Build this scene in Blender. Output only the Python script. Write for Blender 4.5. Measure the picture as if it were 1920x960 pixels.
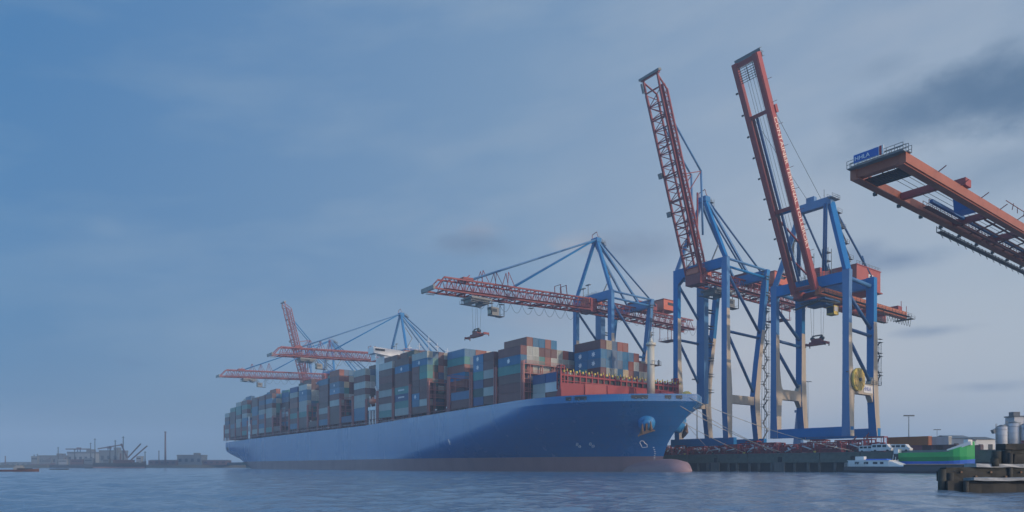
import bpy, bmesh, math, random
from mathutils import Vector, Matrix
from mathutils.bvhtree import BVHTree

for _o in list(bpy.data.objects):
    bpy.data.objects.remove(_o)
sc = bpy.context.scene
C = sc.collection
R = math.radians
rnd = random.Random(11)
F = 1280.0          # focal length in photo pixels (1920 wide)
HOR = 874.0         # photo row of the horizon
EYE = 1.7

# ------------------------------------------------------------------ camera
cam = bpy.data.cameras.new("camera")
cam.sensor_width = 36.0
cam.lens = 36.0 * F / 1920.0
cam.shift_y = (HOR - 480.0) / 1920.0
cam.clip_start = 0.5
cam.clip_end = 9000.0
camo = bpy.data.objects.new("camera", cam)
C.objects.link(camo)
camo.location = (0, 0, EYE)
camo.rotation_euler = (R(90), 0, 0)
sc.camera = camo

# ------------------------------------------------------------------ light
SUN_AZ = (0.80, -0.60)
SUN_EL = R(13)
sun_dir = Vector((SUN_AZ[0] * math.cos(SUN_EL), SUN_AZ[1] * math.cos(SUN_EL), math.sin(SUN_EL))).normalized()
sl = bpy.data.lights.new("sun", 'SUN')
sl.energy = 2.6
sl.angle = R(1.5)
sl.color = (1.0, 0.78, 0.58)
so = bpy.data.objects.new("sun", sl)
C.objects.link(so)
so.rotation_euler = (-sun_dir).to_track_quat('-Z', 'Y').to_euler()
so.location = (300, -300, 200)
vs = sc.view_settings
vs.view_transform = 'Standard'
vs.look = 'None'
vs.exposure = 0.0
vs.gamma = 1.0
vs.use_curve_mapping = False
sc.cycles.use_denoising = True
sc.cycles.volume_bounces = 2
sc.cycles.max_bounces = 6
sc.cycles.sample_clamp_indirect = 4.0


# ------------------------------------------------------------------ node helpers
class NT:
    def __init__(self, tree):
        self.t = tree
        self.t.nodes.clear()

    def n(self, kind, **kw):
        nd = self.t.nodes.new(kind)
        for k, v in kw.items():
            if k.startswith('i_'):
                nd.inputs[int(k[2:])].default_value = v
            else:
                setattr(nd, k, v)
        return nd

    def l(self, a, b):
        self.t.links.new(a, b)

    def math(self, op, a, b=None, c=None, clamp=False):
        nd = self.t.nodes.new('ShaderNodeMath')
        nd.operation = op
        nd.use_clamp = clamp
        for i, x in enumerate((a, b, c)):
            if x is None:
                continue
            if isinstance(x, (int, float)):
                nd.inputs[i].default_value = x
            else:
                self.l(x, nd.inputs[i])
        return nd.outputs[0]

    def mix(self, fac, a, b, mode='MIX'):
        nd = self.t.nodes.new('ShaderNodeMix')
        nd.data_type = 'RGBA'
        nd.blend_type = mode
        for i, x in ((0, fac), (6, a), (7, b)):
            if isinstance(x, (int, float)):
                nd.inputs[i].default_value = x
            elif isinstance(x, tuple):
                nd.inputs[i].default_value = x if len(x) == 4 else (*x, 1)
            else:
                self.l(x, nd.inputs[i])
        return nd.outputs[2]

    def ramp(self, fac, stops, interp='EASE'):
        nd = self.t.nodes.new('ShaderNodeValToRGB')
        cr = nd.color_ramp
        cr.interpolation = interp
        while len(cr.elements) > len(stops):
            cr.elements.remove(cr.elements[-1])
        while len(cr.elements) < len(stops):
            cr.elements.new(0.5)
        for e, (p, c) in zip(cr.elements, stops):
            e.position = p
            e.color = (*c, 1) if len(c) == 3 else c
        self.l(fac, nd.inputs[0])
        return nd.outputs[0]


# ------------------------------------------------------------------ sky
def azel(px, py):
    k = (px - 960) / F
    t = (HOR - py) / F
    return math.atan(k), math.atan(t / math.sqrt(1 + k * k))


w = bpy.data.worlds.new("World")
sc.world = w
w.use_nodes = True
N = NT(w.node_tree)
tc = N.n('ShaderNodeTexCoord')
nrm = N.n('ShaderNodeVectorMath', operation='NORMALIZE')
N.l(tc.outputs['Generated'], nrm.inputs[0])
sep = N.n('ShaderNodeSeparateXYZ')
N.l(nrm.outputs[0], sep.inputs[0])
az = N.math('ARCTAN2', sep.outputs[0], sep.outputs[1])
el = N.math('ARCSINE', sep.outputs[2])
azn = N.math('DIVIDE', N.math('ADD', az, 0.66), 1.32, clamp=True)
hor_c = N.ramp(azn, [(0, (.04, .165, .34)), (.17, (.15, .265, .40)), (.45, (.33, .41, .52)), (.75, (.76, .69, .645)), (1, (.66, .67, .68))], 'LINEAR')
mid_c = N.ramp(azn, [(0, (.06, .195, .405)), (.5, (.21, .325, .475)), (.72, (.39, .46, .55)), (1, (.40, .48, .57))], 'LINEAR')
top_c = N.ramp(azn, [(0, (.045, .18, .415)), (.5, (.17, .29, .465)), (.8, (.225, .33, .485)), (1, (.23, .33, .48))], 'LINEAR')
f1 = N.math('DIVIDE', el, 0.26, clamp=True)
f2 = N.math('DIVIDE', N.math('SUBTRACT', el, 0.2), 0.38, clamp=True)
sky = N.mix(f2, N.mix(f1, hor_c, mid_c), top_c)
# soft streaky cloud veil
comb = N.n('ShaderNodeCombineXYZ')
N.l(N.math('MULTIPLY', az, 2.0), comb.inputs[0])
N.l(N.math('MULTIPLY', N.math('SUBTRACT', el, N.math('MULTIPLY', az, 0.16)), 7.0), comb.inputs[1])
ns = N.n('ShaderNodeTexNoise')
ns.inputs['Scale'].default_value = 1.5
ns.inputs['Detail'].default_value = 6.0
ns.inputs['Roughness'].default_value = 0.52
N.l(comb.outputs[0], ns.inputs['Vector'])
veil = N.math('MULTIPLY', N.math('SUBTRACT', ns.outputs['Fac'], 0.46), 3.2, clamp=True)
sky = N.mix(N.math('MULTIPLY', veil, 0.46), sky, N.mix(azn, (.22, .34, .48), (.50, .55, .61)))
# finer noise for the clouds' ragged edges
comb2 = N.n('ShaderNodeCombineXYZ')
N.l(N.math('MULTIPLY', az, 6.0), comb2.inputs[0])
N.l(N.math('MULTIPLY', el, 10.0), comb2.inputs[1])
ns2 = N.n('ShaderNodeTexNoise')
ns2.inputs['Scale'].default_value = 1.3
ns2.inputs['Detail'].default_value = 7.0
ns2.inputs['Roughness'].default_value = 0.58
N.l(comb2.outputs[0], ns2.inputs['Vector'])
nz = N.math('MULTIPLY', N.math('SUBTRACT', ns2.outputs['Fac'], 0.5), 2.4)


def cloud(px, py, rx, ry, amount, col, soft=0.9):
    global sky
    a, e = azel(px, py)
    ra = rx / F * math.cos(a) ** 2
    re = ry / F * math.cos(a)
    da = N.math('DIVIDE', N.math('SUBTRACT', az, a), ra)
    de = N.math('DIVIDE', N.math('SUBTRACT', el, e), re)
    d2 = N.math('SQRT', N.math('ADD', N.math('MULTIPLY', da, da), N.math('MULTIPLY', de, de)))
    m = N.math('SUBTRACT', 1.0, d2)
    m = N.math('ADD', m, nz)
    m = N.math('DIVIDE', m, soft, clamp=True)
    m = N.math('MULTIPLY', m, N.math('SUBTRACT', 1.6, d2, clamp=True))
    m = N.math('SMOOTH_MIN', m, 1.0, 0.2)
    sky = N.mix(N.math('MULTIPLY', m, amount, clamp=True), sky, col)


DK = (.09, .165, .28)
DK2 = (.155, .225, .345)
cloud(1150, 120, 210, 60, .4, (.29, .39, .52), 1.2)
cloud(1480, 60, 240, 40, .35, (.31, .40, .52), 1.2)
cloud(1700, 40, 260, 50, .45, (.40, .46, .55), 1.3)
cloud(1930, 165, 260, 110, .95, DK, 1.1)
cloud(1790, 195, 200, 85, .85, DK, 1.1)
cloud(1660, 225, 150, 60, .65, (.12, .20, .32), 1.3)
cloud(1590, 290, 110, 50, .5, (.17, .25, .37), 1.4)
cloud(1660, 125, 90, 26, .45, (.16, .24, .36), 1.2)
cloud(1900, 300, 230, 65, .7, (.15, .23, .35), 1.3)
cloud(1500, 400, 200, 50, .35, (.46, .50, .57), 1.4)
cloud(1750, 430, 160, 40, .35, (.46, .50, .57), 1.4)
cloud(1000, 330, 240, 40, .3, (.30, .40, .52), 1.4)
cloud(905, 432, 70, 20, .6, (.30, .34, .43))
cloud(890, 455, 110, 28, .9, DK2, 1.2)
cloud(1080, 460, 70, 26, .6, (.42, .42, .46))
cloud(1165, 468, 125, 38, .9, (.20, .26, .37), 1.2)
cloud(1240, 535, 80, 34, .5, (.44, .43, .47), 1.2)
cloud(1690, 487, 130, 26, .9, (.18, .25, .38), 1.2)
cloud(1620, 470, 70, 26, .6, (.19, .26, .39))
cloud(1745, 620, 120, 16, .8, (.22, .29, .41))
cloud(1850, 724, 120, 17, .8, (.25, .31, .42))
cloud(1380, 690, 170, 26, .5, (.52, .48, .5), 1.2)
cloud(1000, 600, 130, 24, .5, (.34, .37, .45), 1.2)
cloud(200, 425, 45, 20, .5, (.17, .29, .46), 1.2)
cloud(290, 518, 70, 10, .5, (.15, .28, .46), 1.2)
cloud(245, 680, 60, 12, .6, (.09, .19, .36))
cloud(160, 775, 70, 10, .6, (.09, .19, .36))
cloud(600, 470, 90, 14, .4, (.2, .32, .48), 1.2)
# bright warm glow of the low sun behind the viewer's right shoulder
dotn = N.n('ShaderNodeVectorMath', operation='DOT_PRODUCT')
N.l(nrm.outputs[0], dotn.inputs[0])
dotn.inputs[1].default_value = sun_dir
glow = N.math('POWER', N.math('MAXIMUM', dotn.outputs['Value'], 0.0), 5.0)
sky = N.mix(N.math('MULTIPLY', glow, 0.8, clamp=True), sky, (1.15, .92, .75), 'MIX')
dl = N.n('ShaderNodeVectorMath', operation='DOT_PRODUCT')  # unseen bright patch added to the left sky, reflected in the hull side
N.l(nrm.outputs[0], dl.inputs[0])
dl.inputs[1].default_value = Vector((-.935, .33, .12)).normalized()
added_glow = N.math('POWER', N.math('MAXIMUM', dl.outputs['Value'], 0.0), 26.0)
sky = N.mix(N.math('MULTIPLY', added_glow, 1.0, clamp=True), sky, (1.3, 2.2, 2.7))
# unseen sky behind and overhead is brightened as added fill light
back = N.math('MULTIPLY', N.math('SUBTRACT', 0.35, sep.outputs[1]), 0.9, clamp=True)
up_ = N.math('MULTIPLY', N.math('SUBTRACT', el, 0.62), 1.6, clamp=True)
boost = N.math('ADD', 1.0, N.math('MULTIPLY', N.math('MAXIMUM', back, up_), 1.0))
vm = N.n('ShaderNodeVectorMath', operation='SCALE')
N.l(sky, vm.inputs[0])
N.l(boost, vm.inputs['Scale'])
sky = vm.outputs[0]
nish = N.n('ShaderNodeTexSky', sky_type='NISHITA')
nish.sun_disc = False
nish.sun_elevation = SUN_EL
nish.sun_rotation = math.atan2(SUN_AZ[0], SUN_AZ[1])
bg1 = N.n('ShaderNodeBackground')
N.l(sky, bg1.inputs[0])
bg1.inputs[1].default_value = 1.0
bg2 = N.n('ShaderNodeBackground')
N.l(nish.outputs[0], bg2.inputs[0])
bg2.inputs[1].default_value = 0.005
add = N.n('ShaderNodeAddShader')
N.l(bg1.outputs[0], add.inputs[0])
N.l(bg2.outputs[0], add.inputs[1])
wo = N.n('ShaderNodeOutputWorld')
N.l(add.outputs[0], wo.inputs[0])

# ------------------------------------------------------------------ materials
MATS = {}


def paint(name, rgb, rough=0.5, dirt=0.3, dirt_col=None, jitter=0.0, scale=0.35, metal=0.0, streak=False, wave=False, spec=0.5):
    if name in MATS:
        return MATS[name]
    m = bpy.data.materials.new(name)
    m.use_nodes = True
    n = NT(m.node_tree)
    out = n.n('ShaderNodeOutputMaterial')
    b = n.n('ShaderNodeBsdfPrincipled')
    n.l(b.outputs[0], out.inputs[0])
    tcn = n.n('ShaderNodeTexCoord')
    mp = n.n('ShaderNodeMapping')
    n.l(tcn.outputs['Object'], mp.inputs[0])
    if streak:
        mp.inputs['Scale'].default_value = (1.0, 1.0, 0.12)
    nz1 = n.n('ShaderNodeTexNoise')
    nz1.inputs['Scale'].default_value = scale
    nz1.inputs['Detail'].default_value = 8.0
    nz1.inputs['Roughness'].default_value = 0.62
    n.l(mp.outputs[0], nz1.inputs['Vector'])
    f = n.math('MULTIPLY', n.math('SUBTRACT', nz1.outputs['Fac'], 0.42), 3.2, clamp=True)
    f = n.math('MULTIPLY', f, dirt)
    dc = dirt_col if dirt_col else tuple(c * 0.5 + 0.012 for c in rgb)
    col = n.mix(f, rgb, dc)
    if jitter:
        oi = n.n('ShaderNodeObjectInfo')
        hs = n.n('ShaderNodeHueSaturation')
        n.l(n.math('ADD', n.math('MULTIPLY', oi.outputs['Random'], 2 * jitter), 1.0 - jitter), hs.inputs['Value'])
        n.l(n.math('ADD', n.math('MULTIPLY', n.math('FRACT', n.math('MULTIPLY', oi.outputs['Random'], 7.3)), 0.35), 0.75), hs.inputs['Saturation'])
        n.l(col, hs.inputs['Color'])
        col = hs.outputs[0]
    n.l(col, b.inputs['Base Color'])
    b.inputs['Metallic'].default_value = metal
    b.inputs['Specular IOR Level'].default_value = spec
    n.l(n.math('ADD', n.math('MULTIPLY', nz1.outputs['Fac'], 0.25), rough - 0.12), b.inputs['Roughness'])
    if wave:
        wv = n.n('ShaderNodeTexWave', wave_type='BANDS', bands_direction='X')
        wv.inputs['Scale'].default_value = 1.1
        wv.inputs['Distortion'].default_value = 0.0
        n.l(tcn.outputs['Object'], wv.inputs['Vector'])
        bp = n.n('ShaderNodeBump')
        bp.inputs['Strength'].default_value = 0.6
        bp.inputs['Distance'].default_value = 0.05
        n.l(wv.outputs['Fac'], bp.inputs['Height'])
        n.l(bp.outputs[0], b.inputs['Normal'])
    MATS[name] = m
    return m


RUST = (.13, .05, .025)
blue = paint('crane_blue', (.0, .16, .42), .5, .65, (.03, .14, .30), .08, .22, spec=.22, streak=True)
blue_dark = paint('crane_blue_dark', (.008, .085, .24), .5, .3)
cream = paint('crane_cream', (.44, .39, .31), .6, .6, (.30, .21, .14), 0, .5, streak=True)
yellow = paint('signal_yellow', (.62, .47, .08), .5, .35, (.4, .27, .06))
red = paint('crane_red', (.31, .045, .042), .5, .55, (.19, .05, .04), 0, .3)
red_lat = paint('lattice_red', (.21, .025, .03), .55, .4, (.13, .035, .03))
red_deck = paint('deck_red', (.27, .028, .035), .55, .35, (.25, .04, .035))
redbrown = paint('primer_brown', (.17, .05, .045), .6, .4, (.1, .04, .03))
orange = paint('girder_orange', (.45, .12, .035), .5, .4, (.3, .07, .03))
white = paint('white_paint', (.72, .73, .72), .45, .25, (.5, .5, .48))
grey = paint('grey_steel', (.15, .17, .18), .5, .4, (.09, .09, .09))
dark = paint('dark_steel', (.03, .034, .038), .5, .3)
glass = paint('dark_glass', (.02, .03, .04), .15, .0)
beige = paint('mast_beige', (.55, .54, .46), .5, .3, (.4, .33, .22), streak=True)
orange_l = paint('lifeboat_orange', (.6, .13, .04), .4, .2)
hull_blue = paint('hull_blue', (.010, .14, .36), .25, .3, (.03, .15, .33), 0, .09, streak=True, spec=.9)
_n = NT.__new__(NT)
_n.t = hull_blue.node_tree
_b = [x for x in _n.t.nodes if x.type == 'BSDF_PRINCIPLED'][0]
_src = _b.inputs['Base Color'].links[0].from_socket
_tc = _n.n('ShaderNodeTexCoord')
_sp = _n.n('ShaderNodeSeparateXYZ')
_n.l(_tc.outputs['Object'], _sp.inputs[0])
_cx = _n.n('ShaderNodeCombineXYZ')
_n.l(_sp.outputs[0], _cx.inputs[0])
_n.l(_sp.outputs[2], _cx.inputs[1])
_bt = _n.n('ShaderNodeTexBrick')
_bt.inputs['Scale'].default_value = 1.0
_bt.inputs['Brick Width'].default_value = 11.0
_bt.inputs['Row Height'].default_value = 2.7
_bt.inputs['Mortar Size'].default_value = .07
_bt.inputs['Mortar Smooth'].default_value = .6
_bt.inputs['Color1'].default_value = (1, 1, 1, 1)
_bt.inputs['Color2'].default_value = (.93, .95, .96, 1)
_bt.inputs['Mortar'].default_value = (.78, .80, .82, 1)
_n.l(_cx.outputs[0], _bt.inputs['Vector'])
_c1 = _n.mix(1.0, _src, _bt.outputs['Color'], 'MULTIPLY')
_mp = _n.n('ShaderNodeMapping')
_mp.inputs['Scale'].default_value = (.55, .55, .045)
_n.l(_tc.outputs['Object'], _mp.inputs[0])
_nz = _n.n('ShaderNodeTexNoise')
_nz.inputs['Scale'].default_value = 1.0
_nz.inputs['Detail'].default_value = 5.0
_n.l(_mp.outputs[0], _nz.inputs['Vector'])
_f = _n.math('MULTIPLY', _n.math('SUBTRACT', _nz.outputs['Fac'], .58), 3.0, clamp=True)
_n.l(_n.mix(_n.math('MULTIPLY', _f, .5), _c1, (.10, .12, .14)), _b.inputs['Base Color'])
_bp = _n.n('ShaderNodeBump')
_bp.inputs['Strength'].default_value = .25
_bp.inputs['Distance'].default_value = .06
_n.l(_bt.outputs['Fac'], _bp.inputs['Height'])
_n.l(_bp.outputs[0], _b.inputs['Normal'])
hull_red = paint('hull_red', (.29, .18, .185), .55, .6, (.2, .13, .135), 0, .25, streak=True)
hull_bow = paint('bulbous_bow_red', (.31, .20, .215), .5, .5, (.22, .15, .16), 0, .5)
rust = paint('anchor_rust', (.2, .12, .07), .75, .5, RUST, 0, 1.2)
rope_m = paint('mooring_rope', (.42, .40, .34), .9, .3)
cable_m = paint('steel_cable', (.06, .065, .07), .5, .1)
concrete = paint('quay_concrete', (.10, .12, .10), .85, .6, (.045, .06, .045), 0, .8)
asphalt = paint('quay_asphalt', (.06, .06, .058), .9, .4, None, 0, .1)
pile_m = paint('pile_concrete', (.13, .13, .12), .85, .6, (.05, .06, .05), 0, 1.2, streak=True)
rubber = paint('fender_rubber', (.02, .02, .02), .8, .2)
timber = paint('wet_timber', (.02, .022, .021), .75, .8, (.009, .011, .010), 0, 1.1)
timber_l = paint('weathered_timber', (.04, .042, .036), .85, .85, (.012, .014, .012), 0, 1.6)
timber_w = paint('bleached_plank', (.33, .35, .36), .5, .6, (.12, .13, .13), 0, 1.6)
green = paint('boat_green', (.025, .42, .09), .45, .3, (.03, .28, .07))
boatblue = paint('boat_blue', (.03, .15, .62), .45, .3)
brick = paint('warehouse_brick', (.2, .1, .08), .8, .4)
slate = paint('slate_roof', (.1, .11, .12), .7, .3)
pale = paint('pale_cladding', (.5, .52, .55), .6, .3)
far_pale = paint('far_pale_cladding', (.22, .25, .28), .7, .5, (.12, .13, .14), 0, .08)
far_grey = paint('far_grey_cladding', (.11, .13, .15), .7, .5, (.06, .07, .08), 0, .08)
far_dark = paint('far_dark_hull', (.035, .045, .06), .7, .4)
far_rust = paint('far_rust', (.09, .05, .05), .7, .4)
shore_m = paint('bank_earth', (.08, .085, .07), .9, .5, None, 0, .05)
tyre_m = paint('tyre_black', (.02, .02, .02), .8, .1)
lamp_glass = paint('lamp_glass', (.75, .75, .7), .3, .1)
pinkish = paint('pale_red', (.42, .2, .19), .6, .4)
blue_sign = paint('sign_blue', (.02, .10, .38), .45, .2)
letter_w = paint('letter_white', (.78, .78, .76), .6, .1)
letter_t = paint('letter_pale_tan', (.80, .66, .56), .6, .2)
letter_b = paint('letter_blue', (.03, .08, .4), .6, .1)

CONT = {
    'b': ('brown', (.135, .043, .045)), 'r': ('rust red', (.27, .062, .035)), 'B': ('bright blue', (.012, .15, .31)),
    'g': ('pale grey', (.38, .42, .40)), 't': ('teal green', (.035, .25, .24)), 'n': ('navy blue', (.016, .06, .18)),
    'c': ('cream', (.50, .42, .28)), 'd': ('dark green', (.03, .07, .07)), 's': ('slate blue', (.07, .14, .25)),
    'o': ('olive', (.30, .30, .19)), 'w': ('white', (.58, .60, .60)), 'O': ('orange', (.55, .17, .03)), 'R': ('crimson', (.30, .03, .05)),
}
for _k, (_n, _c) in CONT.items():
    paint('container_' + _n.replace(' ', '_'), _c, .5, .45, tuple(x * .62 + .015 for x in _c), .22, .6, wave=True, streak=True)


def cmat(k):
    return MATS['container_' + CONT[k][0].replace(' ', '_')]


# ------------------------------------------------------------------ mesh builder
class MB:
    def __init__(self):
        self.v, self.f, self.m, self.sm = [], [], [], []

    def quad(self, ids, m=0, smooth=False):
        self.f.append(ids)
        self.m.append(m)
        self.sm.append(smooth)

    def hexa(self, p, m=0, mats=None):
        """8 corners: bottom loop 0-3, top loop 4-7"""
        b = len(self.v)
        self.v += [tuple(q) for q in p]
        fs = [(0, 3, 2, 1), (4, 5, 6, 7), (0, 1, 5, 4), (1, 2, 6, 5), (2, 3, 7, 6), (3, 0, 4, 7)]
        for i, fc in enumerate(fs):
            self.quad(tuple(b + k for k in fc), mats[i] if mats else m)

    def box(self, c, s, m=0, mats=None):
        x, y, z = c
        a, b, d = s[0] / 2, s[1] / 2, s[2] / 2
        self.hexa([(x - a, y - b, z - d), (x + a, y - b, z - d), (x + a, y + b, z - d), (x - a, y + b, z - d),
                   (x - a, y - b, z + d), (x + a, y - b, z + d), (x + a, y + b, z + d), (x - a, y + b, z + d)], m, mats)

    def bar(self, p, q, wd, h=None, m=0):
        p, q = Vector(p), Vector(q)
        h = h or wd
        d = (q - p)
        if d.length < 1e-6:
            return
        d.normalize()
        up = Vector((0, 0, 1)) if abs(d.z) < 0.95 else Vector((0, 1, 0))
        s = d.cross(up).normalized()
        u = s.cross(d).normalized()
        s, u = s * wd / 2, u * h / 2
        self.hexa([p - s - u, p + s - u, p + s + u, p - s + u, q - s - u, q + s - u, q + s + u, q - s + u], m)

    def tube(self, p, q, r, n=6, m=0, r2=None):
        p, q = Vector(p), Vector(q)
        r2 = r if r2 is None else r2
        d = (q - p)
        if d.length < 1e-6:
            return
        d.normalize()
        up = Vector((0, 0, 1)) if abs(d.z) < 0.95 else Vector((1, 0, 0))
        s = d.cross(up).normalized()
        u = s.cross(d).normalized()
        b = len(self.v)
        for (c, rr) in ((p, r), (q, r2)):
            for i in range(n):
                a = 2 * math.pi * i / n
                self.v.append(tuple(c + s * math.cos(a) * rr + u * math.sin(a) * rr))
        for i in range(n):
            j = (i + 1) % n
            self.quad((b + i, b + j, b + n + j, b + n + i), m, n > 5)
        self.quad(tuple(b + i for i in reversed(range(n))), m)
        self.quad(tuple(b + n + i for i in range(n)), m)

    def path(self, pts, r, n=5, m=0):
        for a, b in zip(pts, pts[1:]):
            self.tube(a, b, r, n, m)

    def loft(self, secs, m=0, mats=None, cap=True):
        """secs: lists of equal-length rings; mats: per ring-side index"""
        n = len(secs[0])
        b = len(self.v)
        for s in secs:
            self.v += [tuple(p) for p in s]
        for i in range(len(secs) - 1):
            for j in range(n):
                k = (j + 1) % n
                mm = m
                if mats:
                    mm = mats(i, j)
                self.quad((b + i * n + j, b + i * n + k, b + (i + 1) * n + k, b + (i + 1) * n + j), mm)
        if cap:
            self.quad(tuple(b + j for j in reversed(range(n))), m)
            self.quad(tuple(b + (len(secs) - 1) * n + j for j in range(n)), m)

    def dome(self, c, r, h, n=12, k=4, m=0):
        cx, cy, cz = c
        b = len(self.v)
        for i in range(k):
            a = math.pi / 2 * i / k
            for j in range(n):
                t = 2 * math.pi * j / n
                self.v.append((cx + r * math.cos(a) * math.cos(t), cy + r * math.cos(a) * math.sin(t), cz + h * math.sin(a)))
        self.v.append((cx, cy, cz + h))
        for i in range(k - 1):
            for j in range(n):
                q = (j + 1) % n
                self.quad((b + i * n + j, b + i * n + q, b + (i + 1) * n + q, b + (i + 1) * n + j), m, True)
        for j in range(n):
            self.quad((b + (k - 1) * n + j, b + (k - 1) * n + (j + 1) % n, b + k * n), m, True)

    def mesh(self, name, mats):
        me = bpy.data.meshes.new(name)
        me.from_pydata(self.v, [], self.f)
        for mt in mats:
            me.materials.append(mt)
        me.polygons.foreach_set('material_index', self.m)
        me.polygons.foreach_set('use_smooth', self.sm)
        bm = bmesh.new()
        bm.from_mesh(me)
        bmesh.ops.recalc_face_normals(bm, faces=bm.faces)
        bm.to_mesh(me)
        bm.free()
        me.update()
        return me

    def build(self, name, mats, parent=None, loc=None):
        if not isinstance(mats, (list, tuple)):
            mats = [mats]
        o = bpy.data.objects.new(name, self.mesh(name, mats))
        C.objects.link(o)
        if parent is not None:
            o.parent = parent
        if loc is not None:
            o.location = loc
        return o


def tag(o, label, cat, group=None):
    o['label'] = label
    o['category'] = cat
    if group:
        o['group'] = group
    return o


def thing(name, label, cat, loc=(0, 0, 0), rz=0.0, group=None):
    o = bpy.data.objects.new(name, None)
    o.empty_display_size = 0.5
    C.objects.link(o)
    o.location = loc
    o.rotation_euler = (0, 0, rz)
    return tag(o, label, cat, group)


def part(o, label):
    o['label'] = label
    return o


def structure(o):
    o['kind'] = 'structure'
    return o


def copy_tree(o, parent=None):
    c = o.copy()
    C.objects.link(c)
    if parent is not None:
        c.parent = parent
    for ch in list(o.children):
        copy_tree(ch, c)
    return c


def text_mesh(name, body, size, mat, parent, M, ext=0.02):
    cu = bpy.data.curves.new(name, 'FONT')
    cu.body = body
    cu.size = size
    cu.extrude = ext
    cu.align_x = 'CENTER'
    cu.align_y = 'CENTER'
    cu.resolution_u = 2
    t = bpy.data.objects.new(name + '_tmp', cu)
    C.objects.link(t)
    bpy.context.view_layer.update()
    dg = bpy.context.evaluated_depsgraph_get()
    me = bpy.data.meshes.new_from_object(t.evaluated_get(dg))
    bpy.data.objects.remove(t)
    me.materials.clear()
    me.materials.append(mat)
    o = bpy.data.objects.new(name, me)
    C.objects.link(o)
    o.parent = parent
    o.matrix_local = M
    return o


# ------------------------------------------------------------------ quay frame
ROT = math.atan2(-0.8, 0.6)     # local x runs along the quay towards the bow, local y runs inland


def P(s, d, z=0.0):
    return Vector((-0.6 * s + 0.8 * d, 0.8 * s + 0.6 * d, z))


def at(px, Y, z=0.0):
    return Vector(((px - 960) / F * Y, Y, z))


def zat(py, Y):
    return (HOR - py) * Y / F + EYE


QZ = 5.5

# ------------------------------------------------------------------ water, quay, far bank
m = bpy.data.materials.new('river_water')
m.use_nodes = True
n = NT(m.node_tree)
out = n.n('ShaderNodeOutputMaterial')
b = n.n('ShaderNodeBsdfPrincipled')
n.l(b.outputs[0], out.inputs[0])
b.inputs['Base Color'].default_value = (.115, .195, .285, 1)
b.inputs['Roughness'].default_value = .12
b.inputs['IOR'].default_value = 1.33
geo = n.n('ShaderNodeNewGeometry')
hsum = None
for sx_, sy_, scl, wt, dt in ((1, 1, 1.1, .22, 4), (1, 1, 4.0, .07, 3)):
    mp = n.n('ShaderNodeMapping')
    mp.inputs['Scale'].default_value = (sx_, sy_, 1)
    n.l(geo.outputs['Position'], mp.inputs[0])
    t = n.n('ShaderNodeTexNoise')
    t.inputs['Scale'].default_value = scl
    t.inputs['Detail'].default_value = dt
    t.inputs['Roughness'].default_value = .55
    n.l(mp.outputs[0], t.inputs['Vector'])
    h = n.math('MULTIPLY', t.outputs['Fac'], wt)
    hsum = h if hsum is None else n.math('ADD', hsum, h)
bp = n.n('ShaderNodeBump')
bp.inputs['Strength'].default_value = 0.5
bp.inputs['Distance'].default_value = 1.0
n.l(hsum, bp.inputs['Height'])
n.l(bp.outputs[0], b.inputs['Normal'])
water_m = m
import numpy as np
angs = [R(-66 + .2 * i_) for i_ in range(661)] + [R(66 + 4.95 * i_) for i_ in range(1, 46)]
rads = [5.0]
while rads[-1] < 300:
    rads.append(rads[-1] * 1.0085)
while rads[-1] < 2300:
    rads.append(rads[-1] * 1.06)
nA, nR = len(angs), len(rads)
A_, R_ = np.array(angs), np.array(rads)
RR, AA = np.meshgrid(R_, A_, indexing='ij')
WX, WY = RR * np.sin(AA), RR * np.cos(AA)
WZ = np.zeros_like(WX)
rw = np.random.RandomState(5)
for lam, amp, cnt in ((9.0, .035, 4), (5.0, .036, 6), (2.8, .026, 8), (1.6, .016, 10), (1.0, .010, 10), (.65, .006, 8)):
    fade = np.clip((lam / (RR * .0085 * 2.2) - .6) / 1.2, 0, 1) * np.clip((300 - RR) / 120, 0, 1)
    for _ in range(cnt):
        th = R(248) + rw.normal(0, .75)
        k_ = 2 * math.pi / (lam * rw.uniform(.75, 1.3))
        WZ += amp * fade * np.sin(k_ * (WX * math.cos(th) + WY * math.sin(th)) + rw.uniform(0, 6.28)) / math.sqrt(cnt) * 1.5
front = (AA > R(-66.1)) & (AA < R(66.1))
WZ *= np.where(front, np.clip((R(66) - np.abs(AA)) / R(6), 0, 1), 0)
co = np.stack([WX, WY, WZ], -1).reshape(-1, 3)
ii, jj = np.meshgrid(np.arange(nR - 1), np.arange(nA), indexing='ij')
j2 = (jj + 1) % nA
quads = np.stack([ii * nA + jj, ii * nA + j2, (ii + 1) * nA + j2, (ii + 1) * nA + jj], -1).reshape(-1, 4)
cen = len(co)
co = np.vstack([co, [[0, 0, 0]]])
me = bpy.data.meshes.new('water')
nq = len(quads)
me.vertices.add(len(co))
me.vertices.foreach_set('co', co.astype(np.float32).ravel())
tri = np.stack([np.full(nA, cen), (np.arange(nA) + 1) % nA, np.arange(nA)], -1)
me.loops.add(nq * 4 + nA * 3)
me.loops.foreach_set('vertex_index', np.concatenate([quads.ravel(), tri.ravel()]).astype(np.int32))
me.polygons.add(nq + nA)
me.polygons.foreach_set('loop_start', np.concatenate([np.arange(nq) * 4, nq * 4 + np.arange(nA) * 3]).astype(np.int32))
me.polygons.foreach_set('use_smooth', np.ones(nq + nA, dtype=bool))
me.update(calc_edges=True)
me.materials.append(water_m)
wo_ = bpy.data.objects.new('water', me)
C.objects.link(wo_)
structure(wo_)

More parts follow.
